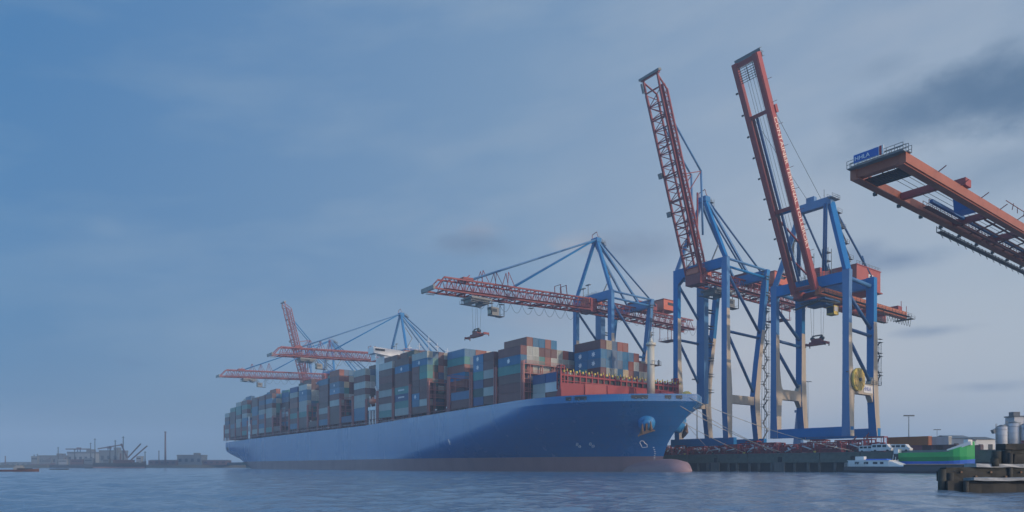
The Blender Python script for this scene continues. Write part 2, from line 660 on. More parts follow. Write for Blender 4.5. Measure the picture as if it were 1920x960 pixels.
mb = MB()       # terminal ground behind the quay wall
q = [P(20, 192.4, QZ), P(760, 192.4, QZ), P(760, 1000, QZ), P(20, 1000, QZ)]
mb.hexa([(p.x, p.y, 2.8) for p in q] + [tuple(p) for p in q])
structure(mb.build('quay_pavement', asphalt))

qw = thing('quay_wall', 'dark green concrete quay wall on piles beside the ship', 'quay wall', P(300, 192, 0), ROT)


def qx(s):
    return 300 - s


mb = MB()
s = 22.0
while s < 700:
    mb.box((qx(s + 5.9), 0.15, 4.1), (11.75, .5, 2.75 + rnd.uniform(-.12, .12)))
    s += 12
mb.build('wall_panel', concrete, qw)
mb = MB()
mb.box((qx(360), .15, QZ + .09), (678, .7, .22))
mb.build('coping', pile_m, qw)
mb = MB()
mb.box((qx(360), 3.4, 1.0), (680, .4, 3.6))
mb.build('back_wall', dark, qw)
for i in range(48):
    sp = 62 + i * 4.0 + rnd.uniform(-.5, .5)
    mb = MB()
    mb.tube((0, 0, -1), (0, 0, 2.8), .38 + .12 * (i % 3 == 0), 8)
    mb.build('pile', pile_m, qw, (qx(sp), .6, 0))
for sp in (118.5, 142, 166, 96):
    mb = MB()
    mb.box((0, -.45, 1.5), (3.4, .6, 2.8))
    mb.box((0, -.16, 3.7), (1.2, .4, 1.6), 1)
    mb.build('fender', [pile_m, rubber], qw, (qx(sp), 0, 0))
for sp in range(60, 200, 12):
    mb = MB()
    mb.tube((0, 0, 0), (0, 0, .5), .28, 8)
    mb.tube((0, 0, .5), (0, 0, .72), .45, 8)
    mb.build('bollard', yellow if sp % 24 else dark, qw, (qx(sp), 1.1, QZ))

mb = MB()       # low bank across the water, far left
pts = [(-560, 700), (-470, 690), (-380, 720), (-300, 780), (-200, 900), (-200, 1500), (-900, 1500), (-900, 900)]
bb = len(mb.v)
mb.v += [(x, y, -1) for x, y in pts] + [(x, y, 3.0) for x, y in pts]
k = len(pts)
for i in range(k):
    j = (i + 1) % k
    mb.quad((i, j, k + j, k + i))
mb.quad(tuple(k + i for i in range(k)))
structure(mb.build('far_bank', shore_m))
mb = MB()
x = -1500
prev = None
ridge = []
for i in range(60):
    x = -1700 + i * 55
    ridge.append((x, 2700 + 40 * math.sin(i), 6 + 7 * abs(math.sin(i * 1.7)) + 4 * abs(math.sin(i * .6))))
for (x, y, z) in ridge:
    mb.v += [(x, y, -1), (x, y, z), (x, y + 160, -1)]
for i in range(len(ridge) - 1):
    a = i * 3
    mb.quad((a, a + 3, a + 4, a + 1))
    mb.quad((a + 1, a + 4, a + 5, a + 2))
structure(mb.build('hills', shore_m))

# ------------------------------------------------------------------ container ship
SHIP = thing('container_ship', 'huge blue container ship with red waterline moored along the crane quay', 'container ship', P(325, 160, 0), ROT)


def sx(s):
    return 325.0 - s


def sy(d):
    return d - 160.0


def lerp(tab, x):
    if x <= tab[0][0]:
        return tab[0][1]
    for (a, va), (b_, vb) in zip(tab, tab[1:]):
        if x <= b_:
            return va + (vb - va) * (x - a) / (b_ - a)
    return tab[-1][1]


STEM = [(-2, 141), (0, 139), (4.7, 137.2), (7.9, 136), (11.5, 133.4), (15.1, 129.6), (20.3, 124.8), (22.5, 124.2)]
FLAT = [(-2, 268), (0, 266), (4.7, 258), (10, 224), (15, 196), (20.3, 172), (22.5, 172)]
EXA = [(-2, 1.6), (4.7, 1.7), (12, 2.1), (20.3, 2.8)]
EXB = [(-2, 1.0), (4.7, .97), (12, .95), (20.3, .95)]
HB = 29.5


def half_breadth(s, z):
    s0, s1 = lerp(STEM, z), lerp(FLAT, z)
    t = min(max((s - s0) / (s1 - s0), 0), 1)
    h = HB * (1 - (1 - t) ** lerp(EXA, z)) ** lerp(EXB, z)
    if s > 440:
        q_ = (s - 440) / 85.0
        h -= HB * q_ * q_ * .62 * max(0, (13 - z)) / 13
        h -= HB * .05 * q_ * q_
    return h


def ztop(s):
    return lerp([(172, 22.4), (179, 21.9), (186, 20.9), (194, 20.3), (210, 20.0), (460, 19.4), (525, 18.9)], s)


def zbot(s):
    return lerp([(452, -2), (458, 0), (490, 4.5), (525, 9.6)], s)


LV = [-2, 0, 1.5, 3.1, 4.7, 4.7, 6.5, 8.5, 10.5, 12.5, 14.5, 16.5, 18.5, 20.3]
TG = [0, .006, .02, .045, .08, .12, .17, .23, .3, .37, .45, .53, .61, .69, .77, .85, .93, 1.0]
AFT = [285, 310, 340, 370, 400, 430, 445, 458, 470, 480, 490, 500, 508, 516, 525]
mb = MB()
NS = len(TG) + len(AFT)


def station(i, z):
    if i < len(TG):
        return lerp(STEM, z) + (lerp(FLAT, z) - lerp(STEM, z)) * TG[i]
    return AFT[i - len(TG)]


for side in (-1, 1):
    base = len(mb.v)
    for j, z in enumerate(LV):
        for i in range(NS):
            s = station(i, z)
            zz = z
            if j == len(LV) - 1:
                zz = min(20.3, ztop(s) - 1.6)
            elif j > 9:
                zz = min(z, ztop(s) - 1.6 - .8 * (len(LV) - 1 - j))
            zz = max(zz, zbot(s))
            mb.v.append((sx(s), side * half_breadth(s, z), zz))
    for j in range(len(LV) - 1):
        if LV[j] == LV[j + 1]:
            continue
        for i in range(NS - 1):
            a = base + j * NS + i
            mb.quad((a, a + 1, a + NS + 1, a + NS), 1 if j < 4 else 0, True)
    # upright bulwark strake above the knuckle
    b2 = len(mb.v)
    for zz in (0, 1):
        for i in range(NS):
            s = station(i, 20.3)
            mb.v.append((sx(s), side * half_breadth(s, 20.3), min(20.3, ztop(s) - 1.6) if zz == 0 else ztop(s)))
    for i in range(NS - 1):
        mb.quad((b2 + i, b2 + i + 1, b2 + NS + i + 1, b2 + NS + i), 0, True)
    if side == -1:
        topa = b2
        basea = base
    else:
        topb = b2
        baseb = base
dk = len(mb.v)          # weather deck, a little below the bulwark's edge
for i in range(NS):
    s = station(i, 20.3)
    h = max(half_breadth(s, 20.3) - .05, 0.01)
    zz = ztop(s) - (1.2 if s < 186 else .25)
    mb.v += [(sx(s), -h, zz), (sx(s), h, zz)]
for i in range(NS - 1):
    mb.quad((dk + 2 * i, dk + 2 * i + 1, dk + 2 * i + 3, dk + 2 * i + 2), 2)
tr = len(mb.v)          # transom
zs_t = [10.2, 12.5, 15, 17, 18.9]
for z in zs_t:
    h = half_breadth(525, z)
    mb.v += [(sx(525) - .01, -h, z), (sx(525) - .01, h, z)]
for i in range(len(zs_t) - 1):
    mb.quad((tr + 2 * i, tr + 2 * i + 1, tr + 2 * i + 3, tr + 2 * i + 2), 0)
bt = len(mb.v)          # bottom closing
for i in range(NS):
    s = station(i, -2)
    h = half_breadth(s, -2)
    mb.v += [(sx(s), -h, max(-2, zbot(s)) - .01), (sx(s), h, max(-2, zbot(s)) - .01)]
for i in range(NS - 1):
    mb.quad((bt + 2 * i, bt + 2 * i + 1, bt + 2 * i + 3, bt + 2 * i + 2), 1)
me = bpy.data.meshes.new('hull')
me.from_pydata(mb.v, [], mb.f)
for mt in (hull_blue, hull_red, red_deck):
    me.materials.append(mt)
me.polygons.foreach_set('material_index', mb.m)
me.polygons.foreach_set('use_smooth', mb.sm)
me.validate()
hull = bpy.data.objects.new('hull', me)
C.objects.link(hull)
hull.parent = SHIP

mb = MB()               # bulbous bow
secs = []
for t in range(11):
    a = t / 10
    s = 126.6 + 26 * a
    g = math.sqrt(max(0, 1 - (1 - min(a / .32, 1)) ** 2))
    g = max(g, .02)
    ry, zt, zb = 4.2 * g, .3 + 3.55 * g ** .8, .3 - 4.0 * g
    ring = []
    for k in range(16):
        an = 2 * math.pi * k / 16
        zc = (zt + zb) / 2
        ring.append((sx(s), ry * math.cos(an), zc + (zt - zb) / 2 * math.sin(an)))
    secs.append(ring)
mb.loft(secs)
mb.sm = [True] * len(mb.f)
part(mb.build('bulbous_bow', hull_bow, SHIP), 'faded red bulbous bow just above the water')

# forecastle fittings
mb = MB()               # breakwater in three facets
bw = [(153.4, 133.3), (150.4, 140), (149, 148), (148.4, 160), (149, 172), (150.4, 180), (153.4, 186.7)]
for (s0, d0), (s1, d1) in zip(bw, bw[1:]):
    a, c = (sx(s0), sy(d0)), (sx(s1), sy(d1))
    th = .35
    mb.hexa([(a[0], a[1], 20.9), (c[0], c[1], 20.9), (c[0] - th, c[1], 20.9), (a[0] - th, a[1], 20.9),
             (a[0], a[1], 26.4), (c[0], c[1], 26.4), (c[0] - th, c[1], 26.4), (a[0] - th, a[1], 26.4)])
for (s0, d0) in bw[1:-1]:
    mb.box((sx(s0) + .15, sy(d0), 23.6), (.25, .3, 5.2))
mb.hexa([(sx(153.7), sy(133.2), 20.9), (sx(156.5), sy(133.0), 20.9), (sx(156.5), sy(133.3), 20.9), (sx(153.7), sy(133.5), 20.9),
         (sx(153.7), sy(133.2), 26.3), (sx(153.9), sy(133.2), 26.3), (sx(153.9), sy(133.5), 26.3), (sx(153.7), sy(133.5), 26.3)], 0)
mb.build('breakwater', red_deck, SHIP)
mb = MB()               # lashing fence over the breakwater
d = 133.4
while d < 187.0:
    s = 153.6
    mb.box((sx(s), sy(d), 28.0), (.42, .42, 4.4))
    mb.box((sx(s) - .1, sy(d), 30.5), (.25, .25, .8), 1)
    mb.box((sx(s) + .1, sy(d) + 1.1, 30.1), (.5, .55, .6), 1)
    d += 2.52
for z, h in ((28.9, .5), (27.2, .25), (26.5, .2)):
    mb.box((sx(153.5), 0, z), (.3, 53.4, h))
mb.box((sx(154.1), 0, 27.6), (.3, 53.4, 2.2), 2)
mb.build('lashing_fence', [red_deck, yellow, dark], SHIP)
for dd in (131.6, 187.6):
    mb = MB()
    for ox in (-.8, .8):
        for oy in (-.7, .7):
            mb.box((ox, oy, 3.6), (.3, .3, 7.2))
    for z in (1.6, 3.2, 4.8, 6.4, 7.1):
        mb.box((0, 0, z), (1.75, 1.5, .18))
    mb.build('lashing_tower', red_deck, SHIP, (sx(154.2), sy(dd + (2.2 if dd < 150 else -1.8)), 24.6))

mb = MB()               # foremast
mb.tube((0, 0, 0), (0, 0, 17.5), 1.25, 14, 0, 1.05)
mb.tube((0, 0, 17.5), (0, 0, 18.3), 1.5, 14, 0, 1.5)
mb.tube((0, 0, 18.3), (0, 0, 19.8), .7, 10, 0, .3)
mb.tube((0, 0, 19.6), (0, 0, 22), .08, 6)
mast = mb.build('foremast', beige, SHIP, (sx(142.2), 0, 21.2))
mb = MB()
mb.box((0, 1.2, 0), (2.6, 4.4, .18))
for yy in (-.8, .4, 1.6, 2.8, 3.3):
    mb.box((1.2, yy, .6), (.08, .08, 1.1))
mb.box((1.2, 1.2, 1.15), (.08, 4.4, .08))
mb.tube((.6, 2.9, .1), (.6, 2.9, 1.7), .25, 8)
mb.build('mast_platform', grey, mast, (0, 0, 11.6))

for i, (s, dd) in enumerate(((137, 170.5), (141.5, 176.5))):
    mb = MB()
    if i == 0:
        mb.dome((0, 0, 1.2), 1.9, 1.9, 12, 4)
        mb.tube((0, 0, -1), (0, 0, 1.2), 1.9, 12)
    else:
        mb.tube((-1.6, 0, .6), (1.6, 0, .6), 1.3, 12)
        mb.box((0, 0, -.4), (3.6, 2.4, 1.2))
    mb.build('winch_cover' if i == 0 else 'mooring_winch', yellow, SHIP, (sx(s), sy(dd), 21.9))


def hull_pt(s, z, side=-1):
    return Vector((sx(s), side * half_breadth(s, z), z))


def s_from_px(px, z, side=-1):
    lo, hi = lerp(STEM, z) + .05, 300
    best = None
    for i in range(1200):
        s = lo + (hi - lo) * i / 1200
        p_ = P(s, 160 + side * half_breadth(s, z))
        xx = 960 + F * p_.x / p_.y
        if xx <= px:
            return s
    return hi


def hull_frame(s, z, side=-1):
    p = hull_pt(s, z, side)
    ds = (hull_pt(s + .5, z, side) - hull_pt(s - .5, z, side)).normalized()
    dz = (hull_pt(s, z + .5, side) - hull_pt(s, z - .5, side)).normalized()
    nn = ds.cross(dz)
    if nn.y * side < 0:
        nn = -nn
    return p, ds, dz, nn.normalized()


# anchor pockets with stocked anchors hanging in them
for side in (-1, 1):
    z = 14.6
    s = s_from_px(1213, z)
    p, ds, dz, nn = hull_frame(s, z, side)
    mb = MB()
    nn = Vector((nn.x, nn.y, nn.z * .35)).normalized()
    mb.tube(p - nn * 3.2 + Vector((0, 0, .2)), p + nn * 1.2, 2.75, 20, 0, 2.5)
    mb.tube(p + nn * 1.2, p + nn * 1.6, 2.5, 20, 0, 1.9)
    mb.tube(p + nn * 1.6, p + nn * 1.75, 1.9, 20, 0, .6)
    pk = mb.build('anchor_pocket', paint('pocket_blue', (.03, .24, .55), .4, .2), SHIP)
    mb = MB()
    o = p + nn * 2.0 - Vector((0, 0, .7))
    hx = Vector((1, 0, 0)) if abs(nn.x) < .8 else Vector((0, 1, 0))
    hx = (hx - nn * hx.dot(nn)).normalized()
    dn = Vector((0, 0, -1))
    mb.bar(o + Vector((0, 0, 1.0)), o + dn * 1.5, .5, .5)
    mb.bar(o + dn * 1.5 - hx * 2.0, o + dn * 1.5 + hx * 2.0, .8, .8)
    for q_ in (-1, 1):
        a0 = o + dn * 1.5 + hx * q_ * 1.35
        mb.tube(a0, a0 + Vector((0, 0, 2.9)) + nn * .25 - hx * q_ * .1, .62, 6, 0, .12)
        mb.bar(a0 + hx * q_ * .3, a0 + hx * q_ * 1.2 + dn * .35, .6, .4)
    mb.build('anchor', rust, SHIP)

# fairlead openings in the bulwark
for px in (1066, 1083, 1094, 1190, 1201, 1208, 1253, 1274):
    s = s_from_px(px, 20.3)
    p, ds, dz, nn = hull_frame(s, 20.2)
    mb = MB()
    mb.bar(p - ds * .9 + Vector((0, 0, 1.1)) - nn * .3, p + ds * .9 + Vector((0, 0, 1.1)) - nn * .3, .9, .95)
    mb.tube(p - ds * .4 + Vector((0, 0, 1.0)), p - ds * .4 + Vector((0, 0, 1.0)) + nn * .35, .3, 8, 1)
    mb.build('fairlead', [dark, grey], SHIP)


def hull_stroke(mb, pix, wd=.16):
    """short painted bars on the side shell through (photo column, height) pairs"""
    pts = []
    for px, z in pix:
        p, ds, dz, nn = hull_frame(s_from_px(px, z), z)
        pts.append(p + nn * .03)
    for a, c in zip(pts, pts[1:]):
        mb.bar(a, c, wd, wd)


mb = MB()               # bulb mark
hull_stroke(mb, [(1200, 8.9), (1203, 9.4), (1207, 9.3), (1209, 8.7), (1213, 8.3), (1214, 7.5), (1205, 7.4), (1202, 8.3), (1200, 8.9)])
mb.build('bulb_mark', letter_w, SHIP)
for cx in (1085, 1110):
    mb = MB()
    for (ox, oz) in ((-2.5, .35), (2.5, -.35)):
        ring = [(cx + ox + 2.3 * math.cos(a), 8.3 + oz + .42 * math.sin(a)) for a in [i * math.pi / 3 for i in range(7)]]
        hull_stroke(mb, ring, .12)
        hull_stroke(mb, [(cx + ox - 1.6, 8.3 + oz), (cx + ox + 1.6, 8.3 + oz)], .12)
    mb.build('thruster_mark', letter_w, SHIP)
mb = MB()               # draught scale, small ticks up the stem
for i in range(12):
    z = .5 + i * .62
    px = 1222 + 7 * math.sin(i / 11 * 2.6) + (1.5 if z > 5 else 0)
    p, ds, dz, nn = hull_frame(s_from_px(px, z), z)
    mb.bar(p + nn * .02, p + nn * .02 + ds * .4, .2, .2)
mb.build('draught_scale', letter_w, SHIP)
mb = MB()
hull_stroke(mb, [(841, 11.5), (843.5, 10.2)], .5)
hull_stroke(mb, [(843, 10.2), (844.5, 9.6)], .3)
mb.build('pilot_mark', letter_w, SHIP)

# deck edge, coaming and passage rail along the cargo
mb = MB()
mb.box((sx(352), 0, 21.0), (318, 56.6, 1.6))
mb.build('hatch_coaming', redbrown, SHIP)
mb = MB()
x0 = 190
while x0 < 520:
    for side in (-1, 1):
        mb.box((sx(x0), side * 29.0, 21.1), (.28, .3, 2.4), 0)
    x0 += 3.03
for side in (-1, 1):
    mb.box((sx(355), side * 29.0, 22.2), (330, .6, .22), 0)
    mb.box((sx(355), side * 29.3, 20.9), (330, .07, .07), 1)
mb.build('side_passage', [redbrown, white], SHIP)

# ------------------------------------------------------------------ bays of containers
PF = [168.6 + 14.69 * i for i in range(8)]           # lashing bridges forward of the bridge house
PA = [283.3 + 14.55 * i for i in range(13)]
PB = [466.5 + 14.6 * i for i in range(5)]
bays = [(155.1, 'bow')] + [(p_ + 1.65, '') for p_ in PF[:7]] + [(p_ + 1.3, '') for p_ in PA[:12]] + [(p_ + 1.2, '') for p_ in PB[:4]]
ROWP = 2.513
D0 = 131.05


def row_d(r):
    return D0 + ROWP * (r + .5)


PAL = 'bbbbbbbbbbbBBBggggttnnrrsocdw'
BASE = 22.45
TH = {k: 2.9 for k in range(24)}
TH[5] = 2.62
H0 = {2: 6, 3: 2, 4: 0, 5: 9, 6: 8, 7: 8, 8: 8, 9: 1, 10: 9, 11: 8, 12: 1, 13: 8, 14: 8, 15: 0, 16: 1, 17: 8, 18: 8, 19: 8, 20: 8, 21: 8, 22: 7, 23: 6}


def stack_height(k, r):
    if k == 0:
        return 3 if r < 8 else (7 if r < 13 else (6 if r < 15 else (5 if r < 17 else 3)))
    if k == 1:
        return 6 if r == 0 else (7 if r < 6 else 6)
    if k == 3:
        return 2 if r < 4 else (5 if r < 8 else 7)
    if k == 4:
        return 0 if r < 3 else (8 if r < 9 else 7)
    if k == 2:
        return 6 if r == 0 else (6 if r < 5 else 7)
    h = H0[k]
    if r == 0:
        return h
    if k == 6 or k == 7:
        return 8 if r < 1 else 9 if r < 14 else 8
    if k == 5:
        return 9
    if h < 3:
        return {9: 1 if r < 3 else 8, 12: 1 if r < 3 else 8, 15: 0 if r < 2 else 8, 16: 1 if r < 2 else 8}[k]
    if k in (23,):
        return 6 if r < 8 else 7
    if k == 22:
        return 7
    return h + (1 if ((r * 7 + k * 3) % 11) < 4 and k not in (10,) else 0)


# side rows read off the photograph, bottom to top: '|' pairs two short boxes (aft|fore)
SIDE = {
    1: ['b', 'b', 'b', 't', 'B*', 'b'],
    2: ['n|b', 'd|g', 'n|b', 't|g', 'B*|b', 'B*|b'],
    3: ['b', 's'],
    5: ['b|b', 'B*|g', 'B*|b', 'b|b', 'b|b', 'b|t', 'b|t', 'B*', 'g'],
    6: ['g', 't#', 'n#', 't#', 'b', 'b', 'B*', 'b'],
    7: ['t#', 'g', 'b', 'g', 'b', 'b', 'b', 'g'],
    8: ['B*', 'B*', 'g', 'g', 'b', 'g', 'b', 'g'],
    9: ['n'],
    10: ['b', 'b', 'b', 'g', 'b', 'B*', 'B*', 'b', 'r'],
    11: ['B*', 'b', 'g', 'b', 'b', 'b', 'b', 'B'],
    12: ['b'],
    13: ['b', 'b', 't', 'g', 'g', 'B', 'B*', 'g'],
    14: ['B*', 'b', 't#', 'b', 'r', 'b', 'g', 'n'],
    16: ['b'],
    17: ['t#', 'b', 'b', 'g', 'g', 'b', 'B', 'b'],
    18: ['g', 'B*', 'b', 'B*', 'g', 'b', 'n', 'b'],
    19: ['g', 'b', 's', 'b', 'B', 'B*', 'b', 'b'],
    20: ['t', 'b', 'B', 'B', 'g', 'b', 't', 'b'],
    21: ['b', 'b', 'g', 'g', 'b', 't', 't', 'g'],
    22: ['b', 'b', 's', 'b', 'b', 'b', 't'],
    23: ['b', 'g', 'b', 'n', 'b', 'g'],
}
FRONT = {   # (bay, row, tier) seen end-on
    (0, 8): 'ggrb|bBBb', (0, 9): 'bgngBBc', (0, 10): 'bgogsss', (0, 11): 'bgcBsBr', (0, 12): 'bggcBBr',
    (0, 13): 'bgBrrB', (0, 14): 'bggngr', (0, 15): 'brggb', (0, 16): 'rbggb',
    (1, 1): 'ddnrggr', (1, 2): 'dnbgggB', (1, 3): 'drngtbB', (1, 4): 'nbdgrbr', (1, 5): 'dbdbgbB',
    (1, 6): 'drbbgg', (1, 7): 'bbbbgr', (1, 8): 'bbrbgn', (1, 9): 'ddbngn',
}
for r_, h_ in ((1, 'dnddtbdtBo'), (2, 'dndgbnrbbc'), (3, 'nddtBggbgc'), (4, 'dnnogbbrbo'), (5, 'ddnbrtbbtt'), (6, 'dnbdbrrtb')):
    FRONT[(5, r_)] = h_[:9] if r_ < 6 else h_
FRONT.update({(4, 3): 'bnbrBrtB', (4, 4): 'bdnbBnBB', (4, 5): 'bbnrbcrr', (4, 6): 'bgnrrbOr', (4, 7): 'bbbnrbbw', (4, 8): 'bbbgrbgw'})

class Box:
    pass


BOXES = []
for k, (s0, _) in enumerate(bays):
    for r in range(23):
        if k == 0 and (r > 21 or r < 1):
            continue
        hb_here = half_breadth(s0 + 1, 20.3)
        h = stack_height(k, r)
        base = BASE if k else 21.35
        for t in range(h):
            spec = None
            if r == 0 and k in SIDE and t < len(SIDE[k]):
                spec = SIDE[k][t]
            elif k == 0 and r == 8:
                spec = ['b', 'g', 'r', 't|b', 'B*|B*', 'B*|B*', 'b'][t]
            elif k == 0 and r == 1:
                spec = ['g|b', 'g|w', 'n|n'][t]
            elif (k, r) in FRONT and t < len(FRONT[(k, r)]):
                spec = FRONT[(k, r)][t]
            if spec is None or spec == '|':
                spec = rnd.choice(PAL)
                if r > 0 and rnd.random() < .15:
                    spec = spec + '|' + rnd.choice(PAL)
            halves = spec.split('|')
            for hi, code in enumerate(halves):
                bx = Box()
                bx.k, bx.r, bx.t, bx.h = k, r, t, h
                bx.code = code[0]
                bx.mark = code[1:] if len(code) > 1 else ''
                bx.L = 12.19 if len(halves) == 1 else 6.06
                bx.half = None if len(halves) == 1 else ('aft' if hi == 0 else 'fore')
                sc_ = s0 + 6.1 if bx.half is None else (s0 + 12.2 - 3.03 if hi == 0 else s0 + 3.03)
                bx.s = sc_ + (rnd.uniform(-.06, .06))
                bx.d = row_d(r)
                bx.H = TH[k] - .03
                bx.z = base + TH[k] * t
                BOXES.append(bx)

# which boxes does the photograph show? cast one ray per picture pixel against boxes and hull
vv, ff = [], []
for bx in BOXES:
    o = len(vv)
    for dz in (0, bx.H):
        for (a, c) in ((-1, -1), (1, -1), (1, 1), (-1, 1)):
            vv.append(P(bx.s + a * bx.L / 2, bx.d + c * 1.22, bx.z + dz))
    ff += [(o, o + 1, o + 2, o + 3), (o + 4, o + 5, o + 6, o + 7), (o, o + 1, o + 5, o + 4), (o + 1, o + 2, o + 6, o + 5), (o + 2, o + 3, o + 7, o + 6), (o + 3, o, o + 4, o + 7)]
nbf = len(ff)


def block(s0, s1, d0, d1, z0, z1):
    o = len(vv)
    for z in (z0, z1):
        for (s, d) in ((s0, d0), (s1, d0), (s1, d1), (s0, d1)):
            vv.append(P(s, d, z))
    ff.extend([(o, o + 1, o + 5, o + 4), (o + 1, o + 2, o + 6, o + 5), (o + 2, o + 3, o + 7, o + 6), (o + 3, o, o + 4, o + 7), (o + 4, o + 5, o + 6, o + 7)])


block(186, 524, 130.5, 189.5, 0, 21.9)
block(150, 186, 131, 189, 0, 22.4)
block(150, 150.4, 131, 189, 20, 28.2)
block(273, 282, 134, 186, 20, 50)
tree = BVHTree.FromPolygons(vv, ff)
hits = [0] * len(BOXES)
cp = Vector((0, 0, EYE))
for py in range(305, 400):
    for px in range(220, 660):
        dv = Vector((((px + .5) * 1.875 - 960) / F, 1.0, (HOR - (py + .5) * 1.875) / F)).normalized()
        loc, nn, idx, dist = tree.ray_cast(cp, dv)
        if idx is not None and idx < nbf:
            hits[idx // 6] += 1
order = sorted(range(len(BOXES)), key=lambda i: -hits[i])
CH = set(i for i in order[:300] if hits[i] > 0)
print('containers', len(BOXES), 'seen', sum(1 for h in hits if h), 'kept', len(CH))

CM = {}


def container_mesh(L, H, code):
    key = (round(L, 2), round(H, 2), code)
    if key in CM:
        return CM[key]
    mb = MB()
    W = 2.44
    mb.box((0, 0, H / 2), (L - .16, W - .14, H - .12), 0)
    for xx in (-1, 1):
        for yy in (-1, 1):
            mb.box((xx * (L / 2 - .08), yy * (W / 2 - .08), H / 2), (.16, .16, H), 1)
    for yy in (-1, 1):
        for z in (.09, H - .07):
            mb.box((0, yy * (W / 2 - .06), z), (L - .32, .12, .16), 1)
    for xx in (-1, 1):
        for z in (.09, H - .07):
            mb.box((xx * (L / 2 - .06), 0, z), (.12, W - .32, .16), 1)
    for yy in (-.8, -.35, .35, .8):
        mb.tube((L / 2 - .05, yy, .2), (L / 2 - .05, yy, H - .2), .035, 5, 2)
    mb.box((L / 2 - .07, 0, H / 2), (.04, .05, H - .3), 2)
    CM[key] = mb.mesh('shipping_container', [cmat(code), cmat(code), grey if code not in 'gwc' else dark])
    return CM[key]


ORD = ['first', 'second', 'third', 'fourth', 'fifth', 'sixth', 'seventh', 'eighth', 'ninth', 'tenth']


def bay_name(k):
    if k == 0:
        return 'foremost bay at the bow'
    if k <= 7:
        return ORD[k] + ' bay from the bow'
    if k <= 19:
        return (ORD[k - 8] if k - 8 < 10 else {10: 'eleventh', 11: 'twelfth'}[k - 8]) + ' bay aft of bridge'
    return {20: 'fourth', 21: 'third', 22: 'second', 23: 'last'}[k] + (' bay before the stern' if k < 23 else ' bay at the stern')


def star_mesh():
    mb = MB()
    pts = []
    for i in range(14):
        a = math.pi / 2 + i * math.pi / 7
        rr = .95 if i % 2 == 0 else .5
        pts.append((rr * math.cos(a), 0, rr * math.sin(a)))
    o = len(mb.v)
    mb.v += [(x, -.02, z) for x, y, z in pts] + [(x, .02, z) for x, y, z in pts]
    mb.quad(tuple(o + i for i in range(14)))
    mb.quad(tuple(o + 14 + i for i in reversed(range(14))))
    for i in range(14):
        j = (i + 1) % 14
        mb.quad((o + i, o + j, o + 14 + j, o + 14 + i))
    return mb.mesh('emblem', [letter_w])


STAR = star_mesh()
rest = MB()
codes = list(CONT)
GROUP = 'containers stacked on the ship'
for i, bx in enumerate(BOXES):
    if i in CH:
        o = bpy.data.objects.new('shipping_container', container_mesh(bx.L, bx.H, bx.code))
        C.objects.link(o)
        o.location = P(bx.s, bx.d, bx.z)
        o.rotation_euler = (0, 0, ROT)
        cn = CONT[bx.code][0]
        tier = 'lowest' if bx.t == 0 else ('top' if bx.t == bx.h - 1 else ORD[bx.t])
        where = 'of hull side row' if bx.r == 0 else f'row {bx.r + 1} inboard'
        ln = '' if bx.half is None else f'short {bx.half} '
        tag(o, f'{ln}{cn} container, {tier} tier {where}, {bay_name(bx.k)}', 'container', GROUP)
        near = bx.k < 9
        if bx.mark == '*':
            e = bpy.data.objects.new('emblem', STAR)
            C.objects.link(e)
            e.parent = o
            e.location = (-.3, -1.26, bx.H / 2)
            if not near:
                e.scale = (.8, 1, .8)
        elif bx.mark == '#' and near:
            mbl = MB()
            xx = -3.0
            for wdt in (.9, .5, .7, .35, .9, .6, .7):
                mbl.box((xx + wdt / 2, 0, 0), (wdt * .8, .03, .62))
                xx += wdt + .1
            e = mbl.build('lettering', letter_w, o, (0, -1.25, bx.H * .55))
    else:
        a = P(bx.s, bx.d, bx.z)
        c = []
        for dz in (0, bx.H):
            for (x_, y_) in ((-1, -1), (1, -1), (1, 1), (-1, 1)):
                c.append(P(bx.s + x_ * (bx.L / 2 - .03), bx.d + y_ * 1.2, bx.z + dz))
        rest.hexa(c, codes.index(bx.code))
ro = rest.build('stacked_containers', [cmat(k_) for k_ in codes])
ro['kind'] = 'stuff'
tag(ro, 'remaining inner rows of mixed containers filling the ship between the visible stacks', 'containers')

# ------------------------------------------------------------------ lashing bridges and bridge house
lash_m = paint('lashing_bridge_red', (.33, .13, .12), .55, .4, (.22, .09, .08))
LB = {}


def lashing_bridge(s, H, z0=20.2):
    key = H
    if key not in LB:
        mb = MB()
        for side in (-1, 1):
            for xx in (-.55, .55):
                mb.box((xx, side * 29.05, H / 2), (.42, .5, H))
            for z in range(2, int(H), 3):
                mb.box((0, side * 29.05, z + .4), (.8, .3, .15))
        r = 1
        while r < 23:
            y = -28.9 + r * ROWP
            for xx in (-.5, .5):
                mb.box((xx, y, H / 2 - .4), (.26, .26, H - .8))
            r += 2
        z = 2.4 + 2.7
        while z < H:
            mb.box((0, 0, z - .12), (1.25, 57.6, .22))
            for xx in (-.6, .6):
                mb.box((xx, 0, z + 1.0), (.07, 57.6, .09))
                mb.box((xx, 0, z + .5), (.06, 57.6, .06))
            z += 2.9
        LB[key] = mb.mesh('lashing_bridge', [lash_m])
    o = bpy.data.objects.new('lashing_bridge', LB[key])
    C.objects.link(o)
    o.parent = SHIP
    o.location = (sx(s), 0, z0)
    return o


for i, p_ in enumerate(PF):
    lashing_bridge(p_ + .5, 14.2 if i else 14.6)
for i, p_ in enumerate(PA):
    lashing_bridge(p_, 14.0 if i % 3 else 11.5)
for p_ in PB:
    lashing_bridge(p_, 11.4)
